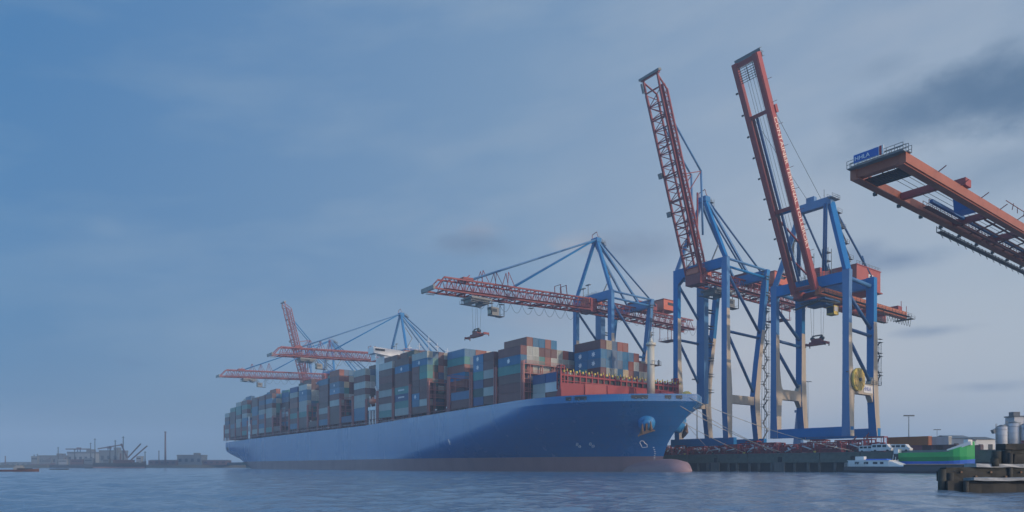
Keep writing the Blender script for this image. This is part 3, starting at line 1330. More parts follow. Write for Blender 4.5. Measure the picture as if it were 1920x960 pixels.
# floodlights under the lashing bridge walkways
for (px, py) in ((803, 787), (813, 776), (834, 772), (898, 738), (886, 752), (887, 770), (633, 800), (579, 797), (521, 810), (614, 792), (660, 778), (525, 803)):
    Y = 208900.0 / px
    X = (px - 960) / F * Y
    s = -.6 * X + .8 * Y
    mb = MB()
    mb.box((0, 0, 0), (.7, .5, .5), 0)
    mb.box((0, .3, .25), (.2, .3, .2), 1)
    mb.build('floodlight', [lamp_glass, dark], SHIP, (sx(s), -28.7 + .3, zat(py - 8, Y)))

mb = MB()
mb.box((sx(277.6), 0, 35), (8.6, 50, 30), 0)
mb.box((sx(277.4), 0, 51.6), (7.0, 30, 3.4), 0)
mb.box((sx(273.3), 0, 51.8), (.3, 28, 1.3), 1)
house = mb.build('bridge_house', [white, glass], SHIP)
for side in (-1, 1):    # wings reaching out to the ship's side
    mb = MB()
    y0, y1 = side * 14.9, side * 29.6
    mb.hexa([(sx(280), y0, 49.9), (sx(274.6), y0, 49.9), (sx(274.6), y1, 51.2), (sx(280), y1, 51.2),
             (sx(280), y0, 53.4), (sx(274.6), y0, 53.4), (sx(274.6), y1, 53.9), (sx(280), y1, 53.9)])
    mb.box((sx(277.3), y1 - side * 1.4, 49.6), (4.5, .4, 2.6))
    mb.box((sx(274.5), side * 26.5, 52.8), (.14, 4.6, .9), 1)
    mb.build('bridge_wing', [white, glass], house)
mb = MB()
for yy in range(-15, 16, 2):
    mb.box((sx(274.2), yy, 54.0), (.1, .1, 1.3), 1)
mb.box((sx(274.2), 0, 54.6), (.12, 30, .14), 1)
mb.box((sx(277.4), 0, 53.6), (6.6, 29, .5), 1)
for yy, h in ((0, 9), (-5, 5), (4.5, 6), (-10, 3.5), (10, 4)):
    mb.tube((sx(278), yy, 53.6), (sx(278), yy, 53.6 + h), .18, 6)
    mb.box((sx(278), yy, 53.6 + h * .7), (.3, 2.2, .25))
mb.dome((sx(276), -7.5, 53.8), .9, 1.6, 10, 4)
mb.dome((sx(276), 8, 53.8), .9, 1.6, 10, 4)
mb.build('radar_mast', [white, paint('coral_deck', (.5, .22, .16), .6, .3)], house)
# boat station at the ship's side beside the bridge house
mb = MB()
for xs in (273.6, 276.6, 279.6):
    mb.box((sx(xs), -28.9, 23.2), (.7, .8, 6.4))
mb.box((sx(276.6), -28.7, 27.0), (7.6, 1.6, 1.5))
for xs in (274, 279):
    mb.bar((sx(xs), -28.6, 27.5), (sx(xs), -29.2, 32.5), .45)
mb.bar((sx(272.6), -28.6, 33.6), (sx(273.4), -29.3, 36.4), .6)
mb.build('boat_davit', white, SHIP)
mb = MB()
secs = []
for a, rr in ((-3.6, .25), (-3, .9), (-1.6, 1.4), (1.6, 1.4), (3, 1.0), (3.7, .3)):
    secs.append([(a, rr * math.cos(t * math.pi / 5), rr * .95 * math.sin(t * math.pi / 5)) for t in range(10)])
mb.loft(secs)
mb.sm = [True] * len(mb.f)
mb.box((.6, 0, 1.35), (1.6, 1.3, .7))
mb.build('lifeboat', orange_l, SHIP, (sx(276.5), -28.6, 30.2))
# engine casing with funnel and white rescue station aft
mb = MB()
mb.box((sx(462.2), 0, 33), (5.0, 48, 26))
mb.box((sx(462.2), 0, 49), (4.6, 14, 8), 1)
mb.build('funnel', [white, blue], SHIP)
mb = MB()
mb.box((sx(462), -28.6, 24.5), (4.2, 1.2, 9.5))
mb.box((sx(462), -29.2, 31), (1.4, .6, 6.5))
mb.box((sx(462), -29.26, 26.5), (1.6, .14, 4.0), 1)
mb.box((sx(521.5), -28.8, 21), (2.6, 1, 2.2))
mb.build('rescue_station', [white, dark], SHIP)
mb = MB()
mb.box((sx(519), -29.0 + 1.2, 14.4), (4.4, 1.0, 2.0))
mb.build('mooring_opening', dark, SHIP)

# ------------------------------------------------------------------ quay cranes
def truss(mb, A, B, wb, wt, h, panel, rc=.26, rl=.14, m=0):
    """lattice beam from A to B (3 points each interpolated): bottom chords at A/B, width wb, top width wt, height h"""
    A, B = Vector(A), Vector(B)
    d = (B - A)
    Ln = d.length
    d.normalize()
    x = Vector((1, 0, 0))
    up = x.cross(d).normalized()
    if up.z < 0:
        up = -up
    nP = max(2, round(Ln / panel))
    L, Rr, TL, TR = [], [], [], []
    for i in range(nP + 1):
        c = A + d * Ln * i / nP
        L.append(c - x * wb / 2)
        Rr.append(c + x * wb / 2)
        TL.append(c - x * wt / 2 + up * h)
        TR.append(c + x * wt / 2 + up * h)
    for ch, r in ((L, rc * 1.25), (Rr, rc * 1.25), (TL, rc), (TR, rc)):
        mb.bar(ch[0], ch[-1], r * 2, r * 2, m)
    for i in range(nP):
        for lo, hi in ((L, TL), (Rr, TR)):
            mid = (hi[i] + hi[i + 1]) / 2
            mb.tube(lo[i], mid, rl, 4, m)
            mb.tube(mid, lo[i + 1], rl, 4, m)
            mb.tube(lo[i], hi[i], rl * .8, 4, m)
        mb.tube(TL[i], TR[i], rl, 4, m)
        mb.tube(TL[i], TR[i + 1], rl, 4, m)
        mb.tube(L[i], Rr[i], rl * 1.3, 4, m)
        if i % 2:
            mb.tube(L[i], Rr[i + 1], rl, 4, m)
        else:
            mb.tube(Rr[i], L[i + 1], rl, 4, m)


def leg_sections(path, wx_, wy_, zc):
    """box column along (x,y,z) path; sides facing along the quay are cream below zc"""
    mb = MB()
    secs = []
    for (x, y, z), a, c in zip(path, wx_, wy_):
        secs.append([(x - a / 2, y - c / 2, z), (x + a / 2, y - c / 2, z), (x + a / 2, y + c / 2, z), (x - a / 2, y + c / 2, z)])

    def mats(i, j):
        return 1 if (j in (1, 3) and path[i + 1][2] <= zc) else 0
    mb.loft(secs, 0, mats)
    return mb


def catwalk(mb, A, B, wdt, m=0, post=2.4):
    A, B = Vector(A), Vector(B)
    d = B - A
    n_ = max(1, int(d.length / post))
    x = Vector((1, 0, 0)) * wdt / 2 if abs(d.x) < .5 * d.length else Vector((0, 1, 0)) * wdt / 2
    mb.bar(A, B, wdt, .1, m)
    for sgn in (-1, 1):
        for z in (.55, 1.1):
            mb.bar(A + x * sgn + Vector((0, 0, z)), B + x * sgn + Vector((0, 0, z)), .06, .06, m)
        for i in range(n_ + 1):
            p = A + d * i / n_ + x * sgn
            mb.bar(p, p + Vector((0, 0, 1.1)), .07, .07, m)


def zigzag_stair(mb, x, y, z0, z1, w_=1.8, step=2.9, m=0):
    z = z0
    k = 0
    for (ox, oy) in ((-w_ / 2, -w_ / 2), (w_ / 2, -w_ / 2), (w_ / 2, w_ / 2), (-w_ / 2, w_ / 2)):
        mb.bar((x + ox, y + oy, z0), (x + ox, y + oy, z1), .12, .12, m)
    while z < z1 - 1:
        zz = min(z + step, z1)
        a = (x - w_ / 2, y, z) if k % 2 == 0 else (x + w_ / 2, y, z)
        c = (x + w_ / 2, y, zz) if k % 2 == 0 else (x - w_ / 2, y, zz)
        mb.bar(a, c, .7, .12, m)
        mb.box((c[0], y, zz), (1.0, w_ + .6, .1), m)
        mb.box((c[0], y, zz + 1), (.9, w_ + .6, .06), m)
        z = zz
        k += 1


def bogies(root, hx, y, nw=2):
    for sgn in (-1, 1):
        for i in range(nw):
            mb = MB()
            mb.box((0, 0, 1.9), (2.6, .9, 1.1))
            for ox in (-.8, .8):
                mb.tube((ox, -.3, .55), (ox, .3, .55), .5, 10, 1)
            mb.box((0, 0, 3.0), (1.0, .9, 1.2))
            mb.build('bogie', [red_lat, dark], root, (sgn * hx + (i - .5) * 3.4, y, 0))


def boom_pt(hinge, ang, along, x=0.0, up=0.0):
    """a point on the boom: along it from the hinge (towards the water), up = square to it"""
    hy, hz = hinge
    return Vector((x, hy - math.cos(ang) * along - math.sin(ang) * up * -1 * -1, hz + math.sin(ang) * along + math.cos(ang) * up))


def ropes_and_spreader(label, root_loc, y, ztop_, zsp, kind_red, group, arm=6.1):
    """a spreader hanging on ropes below the trolley: a thing of its own"""
    t = thing('spreader', label, 'spreader', root_loc, ROT, group)
    mb = MB()
    mb.box((0, 0, zsp), (min(6.4, arm * 1.5), 1.6, 1.1), 0)
    mb.box((0, 0, zsp + .9), (3.2, 1.6, 1.0), 0)
    for sgn in (-1, 1):
        mb.box((sgn * (arm + 1.2) / 2, .5, zsp - .1), (arm - 1.2, .35, .45), 0)
        mb.box((sgn * (arm + 1.2) / 2, -.5, zsp - .1), (arm - 1.2, .35, .45), 0)
        mb.box((sgn * arm, 0, zsp - .15), (.4, 2.4, .7), 0)
        for s2 in (-1, 1):
            mb.box((sgn * arm, s2 * 1.15, zsp - .7), (.22, .22, .7), 1)
    mb.build('spreader_frame', [kind_red, dark], t, (0, y, 0))
    mb = MB()
    for sgn in (-1, 1):
        mb.tube((sgn * 1.5, -.6, zsp + 1.5), (sgn * 1.5, .6, zsp + 1.5), .55, 10)
        mb.bar((sgn * 1.5, 0, zsp + 1.2), (sgn * 1.5, 0, zsp + 2.4), .3)
    mb.bar((-1.5, 0, zsp + 2.4), (1.5, 0, zsp + 2.4), .35)
    mb.build('headblock', dark, t, (0, y, 0))
    mb = MB()
    for sgn in (-1, 1):
        for s2 in (-.5, .5):
            mb.tube((sgn * 1.5, s2, zsp + 1.6), (sgn * 1.7, s2 * 2, ztop_), .045, 4)
    mb.build('hoist_rope', cable_m, t, (0, y, 0))
    return t


def lattice_crane(s_c, label, raised, boom_len, ang, trolley_y=None):
    """blue portal with a red lattice boom; z counts from the quay"""
    root = thing('quay_crane', label, 'quay crane', P(s_c, 198, QZ), ROT, 'blue and red cranes along the quay')
    HX = 10.45
    ZT = 67.6
    for sgn in (-1, 1):
        path = [(sgn * HX, 1.1, 5.6), (sgn * HX, .75, 16), (sgn * HX, .7, 22), (sgn * HX, .25, 33), (sgn * HX, 0, 50), (sgn * HX, 0, ZT)]
        leg_sections(path, [2.1] * 6, [2.2, 3.0, 3.2, 2.2, 1.7, 1.7], 50).build('leg', [blue, cream], root)
        path = [(sgn * HX, 18.7, 5.6), (sgn * HX, 17.3, 16), (sgn * HX, 17.0, 21), (sgn * HX, 18.6, 33), (sgn * HX, 20.8, 45), (sgn * HX, 24, ZT - .4)]
        leg_sections(path, [2.0] * 6, [2.4, 3.0, 3.0, 2.2, 1.8, 1.8], 46).build('leg', [blue, cream], root)
        mb = MB()
        mb.box((sgn * HX, 8.7, 19.2), (1.5, 13.6, 2.9))
        mb.build('portal_beam', cream, root)
        for z in (ZT - .3, ZT - 3.0):
            mb = MB()
            mb.tube((sgn * HX, .5, z), (sgn * HX, 23.5, z - .2), .42, 8)
            mb.build('brace', blue, root)
        for a, c in (((0.6, 42.4), (20.0, 42.0)), ((.6, ZT - 5), (20.3, 43.4)), ((.8, 42), (17.2, 21))):
            mb = MB()
            mb.tube((sgn * HX, a[0], a[1]), (sgn * HX, c[0], c[1]), .5, 8)
            mb.build('brace', blue_dark, root)
    for y, z in ((1.0, 4.6), (18.7, 4.6)):
        mb = MB()
        mb.box((0, y, z), (27, 1.7, 2.7))
        mb.build('sill_beam', blue, root)
        bogies(root, 9.2, y, 2)
    for y, z in ((0, ZT - 1.7), (24.0, ZT - 2.2)):
        mb = MB()
        mb.box((0, y, z), (2 * HX - 2.1, 1.8, 3.4))
        mb.hexa([(-HX + 1, y - .85, z - 1.7), (-HX + 3.6, y - .85, z - 1.7), (-HX + 3.6, y + .85, z - 1.7), (-HX + 1, y + .85, z - 1.7),
                 (-HX + 1, y - .85, z - 3.6), (-HX + 1.2, y - .85, z - 3.6), (-HX + 1.2, y + .85, z - 3.6), (-HX + 1, y + .85, z - 3.6)])
        mb.build('top_beam', blue, root)
    mb = MB()
    mb.box((-HX + 1.2, 13.2, 42), (3.4, 2.6, 45))
    mb.build('lift_shaft', blue, root)
    mb = MB()
    for z in range(24, 58, 6):
        mb.box((-HX + 2, 16, z), (1.6, 4.5, .14))
        mb.box((-HX + 2, 16, z + 1), (1.6, 4.5, .08))
    mb.build('landing', dark, root)
    mb = MB()
    zigzag_stair(mb, HX + .4, 22.8, 6, 20, 1.8)
    zigzag_stair(mb, HX + .2, 23.2, 20, ZT - 2, 1.7)
    mb.build('stair_tower', grey, root)
    # A-frame
    AP = Vector((0, 1.5, 90.5))
    for sgn in (-1, 1):
        mb = MB()
        mb.bar((sgn * HX, 0, ZT), AP + Vector((sgn * .9, 0, -.6)), 1.15 if sgn > 0 else .95, 1.2)
        mb.build('mast_leg', blue, root)
        mb = MB()
        mb.bar(AP + Vector((sgn * 1.3, .8, -.8)), (sgn * 3.2, 24.0, ZT - .5), .75, .75)
        mb.build('rear_mast_leg', blue, root)
        mb = MB()
        mb.tube(AP + Vector((sgn * 1.0, 1, .2)), (sgn * 3.4, 35, ZT - .4), .34, 6)
        mb.build('backstay', blue_dark, root)
    mb = MB()
    mb.box(AP + Vector((0, .3, .1)), (3.6, 2.6, 1.8), 0)
    catwalk(mb, AP + Vector((-1.6, 2.6, -.8)), AP + Vector((2.2, 2.6, -.8)), 1.6, 1)
    catwalk(mb, AP + Vector((0, 1.2, 1.0)), AP + Vector((0, 5.5, -1.2)), 1.2, 1)
    mb.bar(AP + Vector((-1.2, -.8, 1)), AP + Vector((-1.2, -.8, 2.6)), .2, .2, 2)
    mb.bar(AP + Vector((-1.2, -.8, 2.6)), AP + Vector((1.4, -.8, 3.2)), .2, .2, 2)
    mb.bar(AP + Vector((1.4, -.8, 3.2)), AP + Vector((1.6, 0, .8)), .15, .15, 2)
    mb.build('mast_head', [blue, grey, red_lat], root)
    mb = MB()
    mb.bar((1.0, 4.5, ZT + 1), (1.2, 9, ZT + 9), .5, .3)
    mb.bar((1.2, 9, ZT + 9), (1.2, 4.2, ZT + 15), .4, .3)
    catwalk(mb, (-6, 1.0, ZT + .1), (1.5, 1.0, ZT + .1), 1.2)
    mb.bar((-6.5, .5, ZT), (-6.5, .5, ZT + 4), .2)
    mb.bar((-3.5, .5, ZT), (-3.5, .5, ZT + 5), .2)
    mb.box((-6.5, .5, ZT + 4), (2.4, .9, .3))
    mb.box((-3.5, .5, ZT + 5), (2.4, .9, .3))
    mb.build('access_walkway', grey, root)
    # fixed rear girder
    HZ = 60.6
    mb = MB()
    truss(mb, (0, -2.5, HZ), (0, 62, HZ - .6), 6.0, 4.6, 4.6, 4.0, .26, .14)
    for y in range(2, 62, 8):
        mb.box((0, y, HZ - .1), (6.4, .35, .5))
    mb.build('girder', red_lat, root)
    mb = MB()
    catwalk(mb, (3.9, -2, HZ + .3), (3.9, 62, HZ - .4), 1.1, 0, 3)
    catwalk(mb, (-4, 48, HZ - 7), (4, 48, HZ - 7), 6, 0, 2)
    for xx in (-3.4, 3.4):
        for yy in (45.5, 51):
            mb.bar((xx, yy, HZ), (xx, yy, HZ - 7), .2)
    mb.build('service_walkway', red_lat, root)
    mb = MB()
    mb.box((0, 44, HZ + 8.0), (8.5, 9.5, 4.4), 0)
    mb.box((0, 44, HZ + 10.4), (8.9, 10, .3), 1)
    mb.box((4.3, 44, HZ + 8.6), (.12, 4, 1.2), 2)
    mb.box((0, 30, HZ + 6.2), (6.5, 12, 3.0), 1)
    for xx in (-3, 3):
        for yy in (40, 48):
            mb.bar((xx, yy, HZ + 4.4), (xx, yy, HZ + 6), .4, .4, 1)
    mb.build('machinery_house', [paint('house_orange', (.5, .11, .05), .5, .3), red_lat, glass], root)
    mb = MB()
    mb.box((0, -2.6, HZ + 1.8), (6.4, 3.4, 5.4), 0)
    mb.box((0, -1.0, HZ + 3.8), (5.2, 7.2, 2.2), 1)
    mb.build('hinge_block', [red_lat, paint('house_orange', (.5, .11, .05), .5, .3)], root)
    mb = MB()
    y = 4.0
    while y < 58:
        pts = [(3.3, y + 5.2 * i / 8, HZ - .4 - 3.0 * (1 - (2 * i / 8 - 1) ** 2)) for i in range(9)]
        mb.path(pts, .07, 4)
        y += 5.4
    mb.build('festoon_cable', cable_m, root)
    # boom, pivoted at its hinge
    mb = MB()
    truss(mb, (0, -1.2, 0), (0, -boom_len + 5, 0), 6.0, 4.4, 4.6, 3.9, .27, .15)
    e0 = -boom_len + 5
    for xx in (-3, 3):
        mb.bar((xx, e0, 0), (xx, -boom_len, .2), .55)
        mb.bar((xx * .72, e0, 4.6), (xx, -boom_len + 1, .3), .4)
    mb.box((0, -boom_len, .2), (7.6, .8, 1.0))
    for y in range(-int(boom_len) + 4, 0, 9):
        mb.box((0, y, -.1), (6.4, .4, .5))
    boom = mb.build('boom', red_lat, root, (0, -3.0, HZ))
    boom.rotation_euler = (-ang, 0, 0)
    mb = MB()
    catwalk(mb, (-3.5, -boom_len + 1, -.6), (-3.5, -boom_len + 4, -.6), .8, 0)
    mb.box((0, -boom_len - .4, .2), (8.6, .7, 1.5), 0)
    for fr in (.45, .64):
        mb.box((-4.0, -boom_len * (1 - fr), -.9), (1.5, 1.8, .16), 0)
        mb.box((-4.0, -boom_len * (1 - fr), -.1), (1.5, 1.8, .08), 0)
    catwalk(mb, (3.7, -2, .4), (3.7, -boom_len + 4, .4), .9, 1, 3)
    mb.build('boom_platform', [grey, red_lat], boom)
    if not raised:
        for fr, r in ((.79, .38), (.52, .3)):
            for xx in (-1.9, 1.9):
                by = -3 - math.cos(ang) * boom_len * fr + 4.6 * 0
                bz = HZ + math.sin(ang) * boom_len * fr + 5.0
                mb = MB()
                mb.tube(AP + Vector((xx * .5, -1, 0)), (xx, by, bz), r, 6)
                mb.build('forestay', blue, root)
        for fr in (.62, .70, .545):
            mb = MB()
            yb = -boom_len * fr
            for xx in (-2, 2):
                mb.bar((xx, yb - 1.5, 4.6), (xx * .4, yb, 10.5 if fr < .6 else 9.6), .2)
                mb.bar((xx, yb + 2, 4.6), (xx * .4, yb, 10.5 if fr < .6 else 9.6), .2)
            mb.build('stay_post', red_lat, boom)
        mb = MB()
        mb.bar((2, -boom_len * .82, 4.8), (2, -boom_len * .79, 6.6), .3)
        mb.box((0, -boom_len * .8, 5.4), (4.6, 4.2, .7))
        mb.build('stay_anchor', red_lat, boom)
        for yb in (-16, -13):
            mb = MB()
            mb.bar((-2, yb, 4.6), (-2, yb, 8.6), .25)
            mb.bar((2, yb, 4.6), (1.6, yb, 8.6), .25)
            mb.box((0, yb, 8.6), (3.8, .2, .2))
            mb.build('rope_guide', red_lat, boom)
        mb = MB()
        y = -4.0
        while y > -boom_len + 24:
            pts = [(-3.4, y - 5.4 * i / 8, -.4 - 3.2 * (1 - (2 * i / 8 - 1) ** 2)) for i in range(9)]
            mb.path(pts, .07, 4)
            y -= 5.6
        mb.build('boom_cable', cable_m, boom)
    else:
        for xx in (-2.1, 2.1):
            fa, fk = boom_len * .77, boom_len * .525
            pa = Vector((xx, -3 - math.cos(ang) * fa + math.sin(ang) * 4.6, HZ + math.sin(ang) * fa + math.cos(ang) * 4.6))
            pk = Vector((xx, -3 - math.cos(ang) * fk + math.sin(ang) * 13.7, HZ + math.sin(ang) * fk + math.cos(ang) * 13.7))
            pb = Vector((xx, -3 - math.cos(ang) * fk + math.sin(ang) * 4.6, HZ + math.sin(ang) * fk + math.cos(ang) * 4.6))
            mb = MB()
            mb.tube(pa, pk, .36, 6)
            mb.tube(pk, pk + Vector((0, 1.0, -22)), .36, 6)
            mb.build('folded_stay', blue, root)
            mb = MB()
            mb.bar(pb, pk, .25, .25)
            mb.bar(pb + Vector((0, 1.5, -6)), pk, .25, .25)
            mb.tube(pk + Vector((0, -2, -8)), pk + Vector((0, -2, -26)), .3, 6)
            mb.build('stay_strut', red_lat, root)
    # trolley with the driver's cab
    ty = trolley_y if trolley_y is not None else 8.0
    tz = HZ - .8 + (0 if ty > -3 else math.sin(ang) * (-ty - 3))
    mb = MB()
    mb.box((0, ty, tz - .6), (7.2, 9, .7), 0)
    mb.box((0, ty - 2.5, tz - 1.5), (5, 3, 1.2), 0)
    mb.box((0, ty + 2.5, tz - 1.5), (5, 2.6, 1.2), 0)
    catwalk(mb, (-3.8, ty - 4.5, tz - 2), (-3.8, ty + 4.5, tz - 2), 1.4, 0)
    catwalk(mb, (3.8, ty - 4.5, tz - 2), (3.8, ty + 4.5, tz - 2), 1.4, 0)
    tr_ = mb.build('trolley', [grey, dark], root)
    mb = MB()
    mb.hexa([(-1.3, ty + 6.2, tz - 5.4), (1.3, ty + 6.2, tz - 5.4), (1.3, ty + 9.2, tz - 5.4), (-1.3, ty + 9.2, tz - 5.4),
             (-1.3, ty + 5.6, tz - 2.4), (1.3, ty + 5.6, tz - 2.4), (1.3, ty + 9.2, tz - 2.4), (-1.3, ty + 9.2, tz - 2.4)], 0)
    mb.box((0, ty + 5.75, tz - 3.9), (2.2, .12, 1.9), 1)
    mb.box((1.32, ty + 7.2, tz - 3.6), (.06, 2.0, 1.2), 1)
    mb.box((0, ty + 10.4, tz - 5.4), (2.8, 2.4, .15), 2)
    mb.box((0, ty + 11.5, tz - 4.3), (2.8, .08, .08), 2)
    for xx in (-1.3, 1.3):
        for yy in (ty + 6, ty + 11.5):
            mb.bar((xx, yy, tz - 5.4), (xx, yy, tz - .5), .2, .2, 2)
    mb.build('cab', [grey, glass, dark], tr_)
    return root


LOW = -R(2.3)
c4 = lattice_crane(207.6, 'blue portal crane with lowered red lattice boom reaching over the forward containers', False, 75.5, LOW, -58.5)
c5 = lattice_crane(153.0, 'blue portal crane with raised red lattice boom just off the bow', True, 68.5, R(70), 9)
cD = copy_tree(c4)
cD.location = P(381.6, 198, QZ)
cD['label'] = 'distant crane with lowered lattice boom, its blue mast rising behind the white bridge'
cE = copy_tree(c4)
cE.location = P(494, 198, QZ)
cE['label'] = 'farthest crane with lowered lattice boom, its tip overhanging the stern containers'
cF = lattice_crane(540, 'distant crane with raised lattice boom standing behind the stern containers', True, 66.5, R(76), 9)
ropes_and_spreader('red spreader hanging on ropes above the forward containers', P(207.6, 198, QZ), -58.5, 57.4, 44.0, red_lat, 'spreaders hanging from the cranes')


def girder_crane(s_c, d_w, label, zs, ang, boom_len, HX, gauge, hinge_y, tag_cloth):
    """blue portal with a twin box-girder boom in red; zs scales heights"""
    root = thing('quay_crane', label, 'quay crane', P(s_c, d_w, QZ), ROT, 'blue and red cranes along the quay')
    ZT = 53.6 * zs
    G = gauge
    for sgn in (-1, 1):
        path = [(sgn * HX, .4, 5.0), (sgn * HX, .5, 12), (sgn * HX, .75, 20), (sgn * HX, .2, 27), (sgn * HX, 0, 38 * zs), (sgn * HX, 0, 46 * zs), (sgn * HX, 0, ZT)]
        leg_sections(path, [2.6, 2.2, 2.0, 1.9, 1.9, 1.9, 2.2], [2.3, 2.7, 3.4, 2.2, 1.8, 1.7, 1.8], 40 * zs).build('leg', [blue, cream], root)
        path = [(sgn * HX, G + 1.6, 5.0), (sgn * HX, G + .7, 12), (sgn * HX, G, 20), (sgn * HX, G - .2, 27), (sgn * HX, G - .2, 35 * zs), (sgn * HX, G - .6, 40 * zs), (sgn * HX, G - .6, ZT)]
        leg_sections(path, [2.5, 2.2, 2.1, 2.1, 2.1, 2.3, 2.4], [2.6, 2.7, 3.0, 2.6, 2.4, 2.0, 2.0], 40 * zs).build('leg', [blue, cream], root)
        mb = MB()
        mb.box((sgn * HX, G / 2, 19.2), (1.7, G - 2.6, 3.2))
        for q_ in (0, 1):       # curved haunches where the tie meets the legs
            y0, dr = (1.6, 1) if q_ == 0 else (G - 1.4, -1)
            mb.hexa([(sgn * HX - .8, y0, 17.6), (sgn * HX + .8, y0, 17.6), (sgn * HX + .8, y0 + dr * 1.6, 17.6), (sgn * HX - .8, y0 + dr * 1.6, 17.6),
                     (sgn * HX - .8, y0, 15.6), (sgn * HX + .8, y0, 15.6), (sgn * HX + .8, y0 + dr * .1, 15.6), (sgn * HX - .8, y0 + dr * .1, 15.6)])
            mb.hexa([(sgn * HX - .8, y0, 20.8), (sgn * HX + .8, y0, 20.8), (sgn * HX + .8, y0 + dr * 1.6, 20.8), (sgn * HX - .8, y0 + dr * 1.6, 20.8),
                     (sgn * HX - .8, y0, 23.2), (sgn * HX + .8, y0, 23.2), (sgn * HX + .8, y0 + dr * .1, 23.2), (sgn * HX - .8, y0 + dr * .1, 23.2)])
        mb.build('portal_beam', cream, root)
        for a, c in (((.9, ZT - 2.2), (G - 1.4, ZT - 2.6)), ((.7, 36.4 * zs), (G - 1, 35.8 * zs)), ((.8, ZT - 7), (G - 1.2, 38 * zs)), ((.9, 33.5 * zs), (G - 1, 21.3))):
            mb = MB()
            mb.tube((sgn * HX, a[0], a[1]), (sgn * HX, c[0], c[1]), .52 if a[1] < ZT - 5 else .6, 8)
            mb.build('brace', blue if a[1] > ZT - 4 else blue_dark, root)
    for y in (.4, G + 1.6):
        mb = MB()
        mb.box((0, y, 6.4), (2 * HX + 2.5, 1.9, 2.8))
        mb.build('sill_beam', blue, root)
        bogies(root, HX - 1, y, 2)
    for y, z in ((0, ZT - 2.0), (G - .6, ZT - 1.7)):
        mb = MB()
        mb.box((0, y, z), (2 * HX - 2.0, 1.75, 3.2))
        mb.build('top_beam', blue, root)
    # wide A-frame
    APZ = 76.5 * zs
    for sgn in (-1, 1):
        mb = MB()
        mb.bar((sgn * HX, 0, ZT - .2), (sgn * 4.9, 3.4, APZ - .6), 1.7, 1.5)
        mb.build('mast_leg', blue, root)
        mb = MB()
        mb.tube((sgn * 4.7, 3.8, APZ), (sgn * 6.2, 28, ZT + 2), .35, 6)
        mb.bar((sgn * 6.0, 21, ZT - 1), (sgn * 5.6, 21.5, ZT + 9.5), .25)
        mb.bar((sgn * 6.0, 26, ZT + 1), (sgn * 5.6, 21.5, ZT + 9.5), .25)
        mb.bar((sgn * 5.9, 21.2, ZT + 3.5), (sgn * 5.9, 24.2, ZT + 4), .18)
        mb.build('backstay', blue_dark, root)
        mb = MB()
        for xo in (-.35, .35):
            mb.tube((sgn * 4.2 + xo, 1.6, APZ - .8), (sgn * 4.2 + xo, 1.0, ZT + 1.6), .3, 6)
        mb.build('folded_stay', blue_dark, root)
        mb = MB()
        z = ZT + 4
        pts = []
        while z < APZ - 2:
            f = (z - ZT) / (APZ - ZT)
            c = Vector((sgn * (HX + (4.9 - HX) * f), 3.4 * f + 1.6, z))
            catwalk(mb, c, c + Vector((0, 2.6, 0)), 1.2, 0, 1.3)
            if pts:
                mb.bar(pts[-1], c, .7, .12)
            pts.append(c + Vector((0, 2.4, 0)))
            z += 5.2
        mb.build('mast_ladder', grey, root)
    mb = MB()
    mb.box((0, 3.2, APZ), (11.0, 2.0, 2.4), 0)
    mb.box((-1.2, 3.2, APZ + 2.0), (2.6, 1.6, 1.7), 0)
    catwalk(mb, (-5, 4.9, APZ + .6), (6.6, 4.9, APZ + .6), 1.2, 1)
    catwalk(mb, (5.8, 1, APZ + .4), (5.8, 5.5, APZ + .4), 1.6, 1)
    mb.bar((3, 3, APZ), (3, 3, APZ + 4), .12, .12, 1)
    mb.build('mast_head', [blue, grey], root)
    mb = MB()
    catwalk(mb, (-7.5, 1.4, ZT), (7.5, 1.4, ZT), 1.2)
    for xx in (-2.4, 3.2):
        mb.box((xx, 4.2, ZT + 2.6), (1.9, 2.2, .16))
        mb.box((xx, 4.2, ZT + 5.2), (1.9, 2.2, .16))
        mb.box((xx, 4.2, ZT + 7.8), (1.9, 2.2, .16))
        for ox in (-.9, .9):
            for oy in (-1, 1):
                mb.bar((xx + ox, 4.2 + oy, ZT - 1), (xx + ox, 4.2 + oy, ZT + 9), .14)
    mb.bar((6, 6, ZT - .5), (8, 9, ZT + 5), .6, .2)
    mb.build('access_walkway', grey, root)
    # rear girders
    GZ = ZT - 4.6
    for xx in (-3.5, 3.5):
        mb = MB()
        mb.box((xx, 27, GZ), (1.3, 58, 2.3))
        mb.box((xx - .1, 27, GZ - 1.25), (1.7, 58, .2))
        mb.build('girder', orange if xx > 0 else red, root)
    for y in range(2, 56, 9):
        mb = MB()
        mb.box((0, y, GZ), (5.7, .9, 1.5))
        mb.build('cross_tie', red, root)
    mb = MB()
    catwalk(mb, (5.2, -2, GZ - .9), (5.2, 56, GZ - .9), 1.2, 0, 2.4)
    catwalk(mb, (5.2, 20, GZ - 5.2), (5.2, 38, GZ - 5.2), 1.3, 0, 2.2)
    catwalk(mb, (0, 56.5, GZ - 1.4), (6, 56.5, GZ - 1.4), 3.0, 0, 1.5)
    for y in (20, 26, 32, 38):
        mb.bar((5.2, y, GZ - 5.2), (4.3, y, GZ), .15)
    for y in range(40, 57, 2):
        mb.path([(4.6, y + 2 * i / 6, GZ - 1.5 - 2.4 * (1 - (i / 3 - 1) ** 2)) for i in range(7)], .07, 4)
    mb.box((1.5, 53, GZ + 2.0), (3.4, 3, 2.0), 1)
    mb.bar((4, 52, GZ + 1), (4, 52, GZ + 4.4), .15, .15, 1)
    mb.bar((4, 56, GZ + 1), (4, 56, GZ + 3.2), .15, .15, 1)
    mb.build('service_walkway', [dark, red], root)
    mb = MB()
    hy0, hy1 = G + 1.4, G + 17
    mb.box((-.4, (hy0 + hy1) / 2, ZT + 2.6), (13, hy1 - hy0, 6.6), 0)
